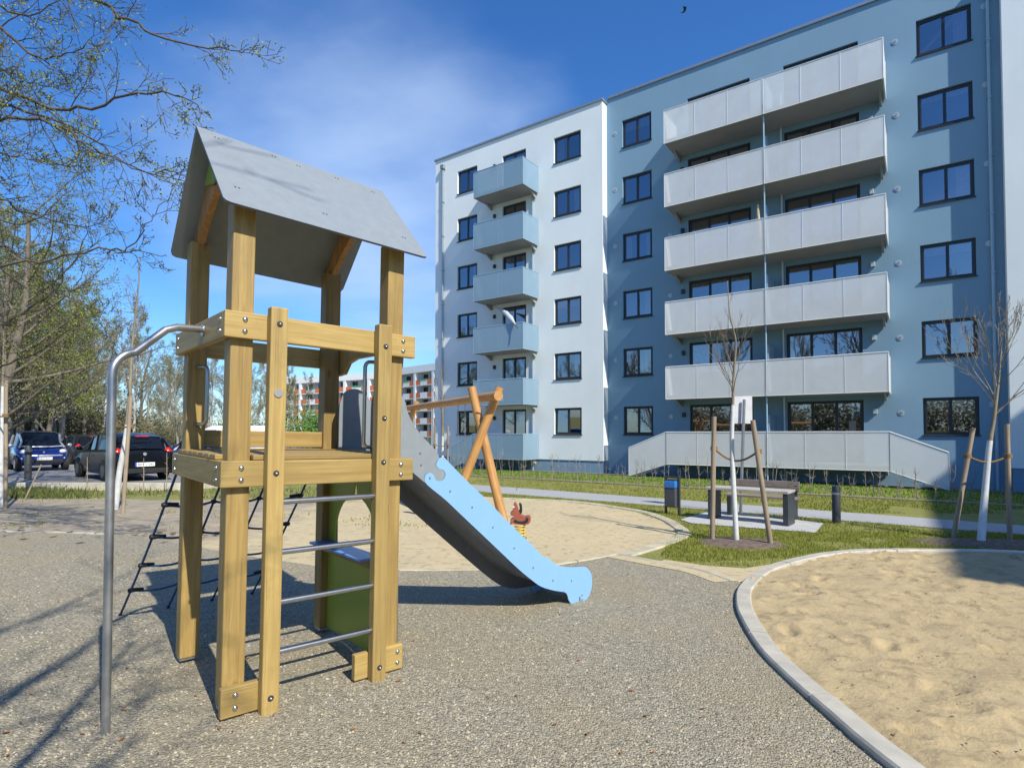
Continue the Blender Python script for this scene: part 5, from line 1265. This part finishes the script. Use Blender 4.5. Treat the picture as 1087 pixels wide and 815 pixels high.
# thin stakes / whips at the car park kerb
for px, y0, y1, lb in ((92, 485, 527, 'thin twig whip in front of the black car nose'), (152, 486, 525, 'thin twig whip in front of the number plate'), (176.5, 480, 524, 'thin twig whip at the right tail of the black car'), (212, 488, 524, 'thin twig whip seen beside the tower post')):
    p = G(px, y1 - 2); q = AY(px + .6, y0, p.y); mb = MB(); mb.tube([p - ZZ * .02, p.lerp(q, .5) + Vector((.01, 0, 0)), q], [.014, .011, .006], 5)
    for k in range(5):
        m_ = p.lerp(q, .3 + .13 * k); mb.tube([m_, m_ + Vector((.06 * (-1) ** k, 0, .07))], [.005, .003], 3)
    tag(mb.build('twig_whip', W_STAKE), lb, 'young plant', 'thin whips along the car park kerb')
p = G(26, 531); q = AY(44, 493, p.y + .2); mb = MB(); mb.tube([p, q], .018, 6); tag(mb.build('leaning_stick', W_STAKE), 'leaning thin stick in the grass before the small blue car', 'stick')

# ------------------------------------------------------------------ cars
def text_obj(s, size, M, mat, parent, name='lettering', ex=.0015):
    cu = bpy.data.curves.new(name, 'FONT'); cu.body = s; cu.size = size; cu.align_x = 'CENTER'; cu.align_y = 'CENTER'; cu.extrude = ex
    tmp = bpy.data.objects.new(name + '_tmp', cu); COL.objects.link(tmp); dg = bpy.context.evaluated_depsgraph_get(); me = bpy.data.meshes.new_from_object(tmp.evaluated_get(dg)); bpy.data.objects.remove(tmp)
    me.materials.clear(); me.materials.append(mat); o = bpy.data.objects.new(name, me); COL.objects.link(o); o.parent = parent; o.matrix_basis = M; return o
PLATE = plain('number_plate_white', (.75, .76, .76), .4); PLBLUE = plain('number_plate_blue', (.02, .08, .5), .4); BLACK = plain('black_lettering', (.02, .02, .02), .5)
REDL = plain('tail_light_red', (.65, .02, .012), .15, 0, .1); LENS = plain('headlight_glass', (.62, .66, .70), .12); SILV = plain('silver_trim', (.55, .56, .58), .3, .6)
def car(loc, yaw, label, paint, L, W_, Hh, kind, plate=None, front_trim=False, group='cars parked behind the playground'):
    """x axis = forward, built around its own origin at ground centre"""
    t = thing('parked_car', loc, label, 'car', group, yaw); Mw = WM[t.name]
    def P(x, y, z): return Mw @ Vector((x, y, z))
    # body sections from rear to front: (x, half width, z bottom, z belt)
    if kind == 'hatch':
        secs = [(-.5, .86, .30, .80), (-.49, .95, .25, .92), (-.44, .985, .21, 1.0), (-.30, 1, .18, 1.0), (0, 1, .18, .97), (.20, .995, .18, .95), (.33, .975, .19, .88), (.43, .93, .22, .78), (.48, .84, .26, .68), (.5, .72, .30, .58)]
        roof = [(-.475, .68, .99), (-.40, .72, 1.36), (-.30, .75, 1.44), (-.10, .77, 1.48), (.07, .76, 1.44), (.19, .70, 1.24), (.33, .66, .93)]
    elif kind == 'micro':
        secs = [(-.5, .80, .34, .90), (-.46, .95, .24, 1.0), (-.35, 1, .20, 1.02), (0, 1, .2, 1.0), (.20, 1, .2, .98), (.34, .98, .21, .90), (.43, .93, .24, .78), (.48, .85, .28, .68), (.5, .72, .32, .60)]
        roof = [(-.47, .70, 1.0), (-.40, .74, 1.44), (-.25, .77, 1.53), (.0, .78, 1.55), (.12, .75, 1.49), (.26, .71, 1.18), (.36, .68, .92)]
    sy = Hh / (1.48 if kind == 'hatch' else 1.55); rings = []; mb = MB()
    for x, w, zb, zt_ in secs:
        w = w * W_ / 2; zb *= sy; zt_ *= sy; zm = (zb + zt_) / 2
        prof = [(0, zb), (.75 * w, zb), (.94 * w, zb + .06), (1.0 * w, zm), (.985 * w, zt_ - .10), (.90 * w, zt_ - .02), (.6 * w, zt_ + .015), (0, zt_ + .025)]
        rings.append([(x * L, y, z) for y, z in prof] + [(x * L, -y, z) for y, z in prof[-2:0:-1]])
    nR = len(rings[0]); vs = [P(*p) for r_ in rings for p in r_]; fs = []
    for i in range(len(rings) - 1):
        for k in range(nR): fs.append((i * nR + k, i * nR + (k + 1) % nR, (i + 1) * nR + (k + 1) % nR, (i + 1) * nR + k))
    fs.append(tuple(range(nR))); fs.append(tuple(range((len(rings) - 1) * nR, len(rings) * nR))[::-1]); mb.add(vs, fs)
    body = mb.build('body', paint, t, smooth='auto')
    # greenhouse as dark glass hull, roof skin and pillars over it
    def ghull(inset, zcut, name, mat, par):
        g = MB(); vs = []
        for x, w, z in roof:
            w = w * W_ / 2 - inset; zz = z * sy - inset; bz = .90 * sy; bw = .88 * W_ / 2 - inset
            vs += [P(x * L, y, q) for y, q in ((bw, bz), (w, max(bz, zz - .06)), (w * .8, zz), (0, zz + .012), (-w * .8, zz), (-w, max(bz, zz - .06)), (-bw, bz))]
        fs = []
        for i in range(len(roof) - 1):
            for k in range(6): fs.append((i * 7 + k, i * 7 + k + 1, (i + 1) * 7 + k + 1, (i + 1) * 7 + k))
        g.add(vs, fs); return g.build(name, mat, par, smooth='auto')
    ghull(.0, 0, 'window_glass', CARGLASS, t)
    # roof skin
    g = MB(); rs_ = [r_ for r_ in roof if r_[2] * 1.0 > 1.3]
    vs = []
    for x, w, z in rs_: w = w * W_ / 2; zz = z * sy; vs += [P(x * L, y, q + .008) for y, q in ((w + .004, zz - .075), (w * .82, zz + .003), (0, zz + .02), (-w * .82, zz + .003), (-w - .004, zz - .075))]
    fs = [(i * 5 + k, i * 5 + k + 1, (i + 1) * 5 + k + 1, (i + 1) * 5 + k) for i in range(len(rs_) - 1) for k in range(4)]
    g.add(vs, fs); g.build('roof', paint, t, smooth='auto')
    pm = SILV if front_trim else paint
    g = MB()
    for sg in (-1, 1):
        def edge(i0): x, w, z = roof[i0]; return P(x * L, sg * (w * W_ / 2 + .004), z * sy - .05)
        idx = [i for i, r_ in enumerate(roof) if r_[2] > 1.3]; fr_, bk = idx[-1], idx[0]
        g.tube([edge(fr_), edge(fr_ + 1) if fr_ + 1 < len(roof) else edge(fr_), P(roof[-1][0] * L + .03, sg * .84 * W_ / 2, .93 * sy)], .035, 6)
        g.tube([edge(bk), P(roof[0][0] * L - .0, sg * .86 * W_ / 2, .95 * sy)], .05, 6); m_ = (roof[2][0] + .30) * L * .35
        g.tube([P(-.03 * L, sg * (.765 * W_ / 2 + .004), 1.42 * sy), P(-.05 * L, sg * .875 * W_ / 2, .93 * sy)], .03, 6)
        if kind == 'hatch': g.tube([P(-.30 * L, sg * (.75 * W_ / 2 + .004), 1.38 * sy), P(-.34 * L, sg * .875 * W_ / 2, .95 * sy)], .04, 6)
    g.build('pillars', pm, t, smooth='auto')
    # wheels
    wr = .31 if kind == 'hatch' else .29
    for fx in (-.31, .315) if kind == 'hatch' else (-.35, .36):
        for sg in (-1, 1):
            c = Vector((fx * L, sg * (W_ / 2 - .10), wr)); w = MB(); w.tube([P(c.x, c.y - .10 * 1, c.z), P(c.x, c.y - .08, c.z), P(c.x, c.y + .08, c.z), P(c.x, c.y + .10, c.z)], [wr - .03, wr, wr, wr - .03], 22); wh = w.build('wheel', RUBBER, t, smooth='auto')
            r_ = MB(); yo = c.y + sg * .102
            r_.tube([P(c.x, yo, c.z), P(c.x, yo + sg * .006, c.z)], wr * .62, 18); r_.build('rim', DKRIM if kind == 'hatch' else SILV, wh)
            a = MB(); yo = sg * (W_ / 2 - .006); pa = [(c.x + (wr + .055) * math.cos(R(q)), c.z + (wr + .055) * math.sin(R(q))) for q in range(0, 181, 15)]
            a.prism(pa, lambda u, z, d: P(u, d, z), yo - .012, yo + .004); a.build('wheel_arch', RUBBER, t)
    for sg in (-1, 1):
        m_ = MB(); m_.ball(P(.18 * L if kind == 'hatch' else .24 * L, sg * (W_ / 2 + .09), 1.0 * sy), .10, 10, 7, (.8, 1, .75)); m_.build('wing_mirror', SILV if front_trim else paint, t, smooth=True)
        if kind == 'hatch':
            tl_ = MB(); tl_.ball(P(-.462 * L, sg * .78 * W_ / 2, .86 * sy), .13, 10, 7, (1.0, 1.0, 1.35)); o = tl_.build('tail_light', REDL, t, smooth=True)
            hl = MB(); hl.ball(P(.44 * L, sg * .75 * W_ / 2, .62 * sy), .13, 10, 7, (1.1, 1.1, .6)); hl.build('headlight', LENS, t, smooth=True)
        else:
            hl = MB(); hl.ball(P(.445 * L, sg * .74 * W_ / 2, .76 * sy), .12, 10, 7, (.8, 1.2, .75)); hl.build('headlight', LENS, t, smooth=True)
            fl = MB(); fl.ball(P(.475 * L, sg * .78 * W_ / 2, .50 * sy), .055, 10, 7, (.7, 1.2, .8)); fl.build('fog_lamp', LENS, t, smooth=True)
    for sg in (-1, 1):
        ln_ = MB(); yy = sg * (W_ / 2 - .001)
        ln_.tube([P(.02 * L, yy * .985, .35), P(.02 * L, yy, .6), P(.0, yy * .99, .88 * sy)], .004, 4)
        ln_.tube([P(-.10 * L, yy, .78 * sy), P(-.05 * L, yy, .78 * sy)], .012, 5); ln_.build('door_line', BLACK, t)
    if kind == 'hatch':
        bb = MB(); bb.box((-.503 * L, 0, .33), (.05, W_ * .74, .14), Mw); bb.build('lower_bumper', RUBBER, t, bevel=.01)
        nb = MB(); nb.box((-.5 * L - .012, 0, .52), (.02, .54, .12), Mw); plt = nb.build('number_plate', PLATE, t)
        nb = MB(); nb.box((-.5 * L - .016, .25, .52), (.02, .045, .118), Mw); nb.build('plate_strip', PLBLUE, plt)
        MT = Matrix.Translation((-.5 * L - .023, -.02, .52)) @ Matrix.Rotation(R(-90), 4, 'Z') @ Matrix.Rotation(R(90), 4, 'X')
        text_obj(plate or 'BAR L 245', .10, MT, BLACK, plt)
        em = MB(); em.tube([P(-.47 * L, 0, .84 * sy), P(-.5 * L - .005, 0, .84 * sy)], .05, 14); em.build('badge', SILV, t)
        wp = MB(); wp.tube([P(-.47 * L, -.05, 1.02 * sy), P(-.452 * L, .25, 1.10 * sy)], .012, 5); wp.build('rear_wiper', BLACK, t)
        sl_ = MB(); sl_.box((-.43 * L, 0, 1.385 * sy), (.03, .36, .03), Mw); sl_.build('brake_light', REDL, t)
    else:
        gb_ = MB(); gb_.box((.498 * L, 0, .40), (.04, W_ * .72, .13), Mw); gb_.build('lower_grille', RUBBER, t, bevel=.01)
        gr_ = MB(); gr_.box((.495 * L, 0, .60 * sy), (.03, .46, .055), Mw); gr_.build('grille', BLACK, t, bevel=.01)
        st_ = MB(); st_.tube([P(.44 * L, -W_ * .44, .62 * sy), P(.487 * L, -W_ * .33, .60 * sy), P(.5 * L, 0, .60 * sy), P(.487 * L, W_ * .33, .60 * sy), P(.44 * L, W_ * .44, .62 * sy)], .035, 7); st_.build('front_trim', SILV, t, smooth=True)
        st_ = MB(); st_.tube([P(.33 * L, -W_ * .42, .97 * sy), P(.37 * L, -W_ * .2, .945 * sy), P(.38 * L, 0, .94 * sy), P(.37 * L, W_ * .2, .945 * sy), P(.33 * L, W_ * .42, .97 * sy)], .035, 7); st_.build('scuttle_panel', SILV, t, smooth=True)
        nb = MB(); nb.box((.5 * L + .022, 0, .49), (.02, .52, .11), Mw); plt = nb.build('number_plate', PLATE, t)
        nb = MB(); nb.box((.5 * L + .026, -.24, .49), (.02, .045, .108), Mw); nb.build('plate_strip', PLBLUE, plt)
        MT = Matrix.Translation((.5 * L + .033, .02, .49)) @ Matrix.Rotation(R(90), 4, 'Z') @ Matrix.Rotation(R(90), 4, 'X'); text_obj(plate or 'B AM 3071', .095, MT, BLACK, plt)
        em = MB(); em.tube([P(.47 * L, 0, .74 * sy), P(.49 * L, 0, .74 * sy)], .035, 10); em.build('badge', SILV, t)
    return t
PK = plain('black_car_paint', (.004, .0045, .006), .22, 0, .05, 4, spec=.35); PBL = plain('deep_blue_car_paint', (.006, .018, .13), .18, .2, .05, 4, coat=1); PB2 = plain('blue_car_paint', (.02, .06, .28), .2, .2, .05, 4, coat=1); PDG = plain('dark_grey_car_paint', (.014, .015, .017), .25, 0, .05, 4, spec=.35)
hx = Vector((math.cos(R(140.6)), math.sin(R(140.6)))); rx = Vector((-hx.y * -1, hx.x * -1)); rx = Vector((hx.y, -hx.x))
kc = Vector((-11.87, 17.05)) + rx * .89 + hx * 2.12
car(Vector((kc.x, kc.y, cp(kc.x, kc.y))), R(140.6), 'black hatchback seen from behind parked at the playground kerb', PK, 4.2, 1.78, 1.48, 'hatch', 'BAR L 245')
sc_ = Vector((-19.25, 23.35)); car(Vector((sc_.x, sc_.y, cp(sc_.x, sc_.y))), R(-42), 'small blue two seater car facing the playground', PBL, 2.6, 1.66, 1.55, 'micro', None, True)
b2 = kc + rx * 3.0 + hx * .8; car(Vector((b2.x, b2.y, cp(b2.x, b2.y))), R(140.6), 'blue hatchback mostly hidden right of the black one', PB2, 4.1, 1.72, 1.43, 'hatch', 'B KT 518')
b3 = Vector((-22.0, 29.5)); car(Vector((b3.x, b3.y, cp(b3.x, b3.y))), R(140.6 + 0), 'dark grey car parked between and behind the blue and black ones', PDG, 4.2, 1.74, 1.45, 'hatch', 'B HN 962')
# van seen through the tower
vp = AY(250, 470, 27); vz = cp(vp.x, vp.y); van = thing('parked_van', (vp.x, vp.y, vz), 'white van with red stripe seen between the tower posts', 'van', None, R(12)); Mv = WM[van.name]
mb = MB(); prof = [(-1.9, .25), (2.35, .25), (2.4, .8), (2.1, 1.05), (1.5, 1.25), (1.05, 1.78), (.8, 1.9), (-1.75, 1.93), (-1.9, 1.8)]
mb.prism(prof, lambda u, z, d: Mv @ Vector((-u, d, z)), -.9, .9); mb.build('body', WHITEP, van, bevel=.05)
mb = MB(); mb.box((.45, -.905, 1.52), (2.2, .012, .14), Mv); mb.build('red_stripe', plain('red_vinyl', (.62, .03, .03), .4), van)
mb = MB(); mb.prism([(1.42, 1.25), (1.02, 1.72), (.6, 1.72), (.6, 1.2)], lambda u, z, d: Mv @ Vector((-u, d, z)), -.908, .908); mb.build('side_window', CARGLASS, van)
for x in (-1.55, 1.3):
    for y in (-.82, .82): mb = MB(); mb.tube([Mv @ Vector((x, y - .1, .33)), Mv @ Vector((x, y + .1, .33))], .33, 20); mb.build('wheel', RUBBER, van, smooth='auto')

# ------------------------------------------------------------------ far blocks of flats
OR = plain('orange_balcony_panel', (.62, .17, .06), .7); GN = plain('green_balcony_panel', (.05, .33, .13), .7); WB = plain('white_far_render', (.80, .81, .82), .9)
BACKW = plain('grey_recess_wall', (.50, .52, .56), .9)
def flats(px0, px1, Ya, Yb, ytop0, label, rows=5, trim=0):
    a = AY(px0, 460, Ya); b = AY(px1, 460, Yb); a.z = b.z = 0; ax_ = (b - a); L_ = ax_.length; ax_.normalize(); nb_ = Vector((-ax_.y, ax_.x, 0))
    top = AY(px0, ytop0, Ya).z; base = gz(a.x, a.y) - .5; t = thing('block_of_flats', (a + b) / 2 + Vector((0, 0, base)), label, 'apartment building')
    def Q(s, d, z): return a + ax_ * s + nb_ * d + ZZ * z
    def qb(mb, s0, s1, d0, d1, z0, z1):
        P_ = [Q(s, d, z) for s in (s0, s1) for d in (d0, d1) for z in (z0, z1)]; mb.add(P_, [(0, 1, 3, 2), (4, 6, 7, 5), (0, 4, 5, 1), (2, 3, 7, 6), (0, 2, 6, 4), (1, 5, 7, 3)])
    mb = MB(); qb(mb, 0, L_, 1.5, 12, base, top - .05); mb.build('recess_wall', BACKW, t)
    mb = MB(); qb(mb, -.2, L_ + .2, -.05, 12.2, top - 1.3, top); mb.build('roof_edge', WB, t)
    fh = (top - 1.3 - 1.0) / rows; nb2 = max(2, round(L_ / 6.2)); bw = L_ / nb2
    wl = MB()
    for j in range(nb2 + 1): qb(wl, j * bw - .35, j * bw + .35, -.02, 1.49, base, top - 1.31)
    wl.build('dividing_wall', WB, t)
    for i in range(rows):
        z0 = 1.0 + i * fh
        for j in range(nb2):
            s0 = j * bw + .36; s1 = (j + 1) * bw - .36; half = (s1 - s0) * .28
            m1 = MB(); qb(m1, s0, s1, 0, 1.49, z0 - .12, z0); ba = m1.build('balcony', WB, t)
            m1 = MB(); qb(m1, s0 + half, s1 - half, .02, .08, z0 + .01, z0 + 1.0); m1.build('white_panel', WB, ba)
            m1 = MB(); qb(m1, s0 + .01, s0 + half - .01, .02, .08, z0 + .01, z0 + 1.0); m1.build('coloured_panel', OR, ba)
            m1 = MB(); qb(m1, s1 - half + .01, s1 - .01, .02, .08, z0 + .01, z0 + 1.0); m1.build('coloured_panel', OR, ba)
            if i == rows - 1: m1 = MB(); qb(m1, s0 + half, s1 - half, -.02, .0, z0 + .8, z0 + 1.1); m1.build('green_band', GN, ba)
            m1 = MB(); qb(m1, s0 + .5, s0 + 1.9, 1.44, 1.495, z0 + .1, z0 + 2.1); qb(m1, s1 - 2.2, s1 - .6, 1.44, 1.495, z0 + .8, z0 + 2.1); m1.build('window', CARGLASS, t)
    return t
flats(422, 480, 112, 100, 391, 'white far block of flats with orange balcony panels right of the tower post')
flats(296, 418, 128, 112, 402, 'white far block of flats with orange balconies seen through the tower')
# bird
bpos = AY(726, 12, 60); mb = MB(); mb.ball(bpos, .06, 8, 6, (2.2, .7, .7)); mb.add([bpos, bpos + Vector((-.25, .5, .14)), bpos + Vector((.15, .45, .12)), bpos + Vector((.2, 0, .02))], [(0, 1, 2, 3)]); mb.add([bpos, bpos + Vector((-.25, -.5, .14)), bpos + Vector((.15, -.45, .12)), bpos + Vector((.2, 0, .02))], [(0, 1, 2, 3)])
tag(mb.build('bird', plain('dark_feathers', (.02, .02, .025), .8)), 'tiny dark bird flying in the sky above the roof', 'bird')
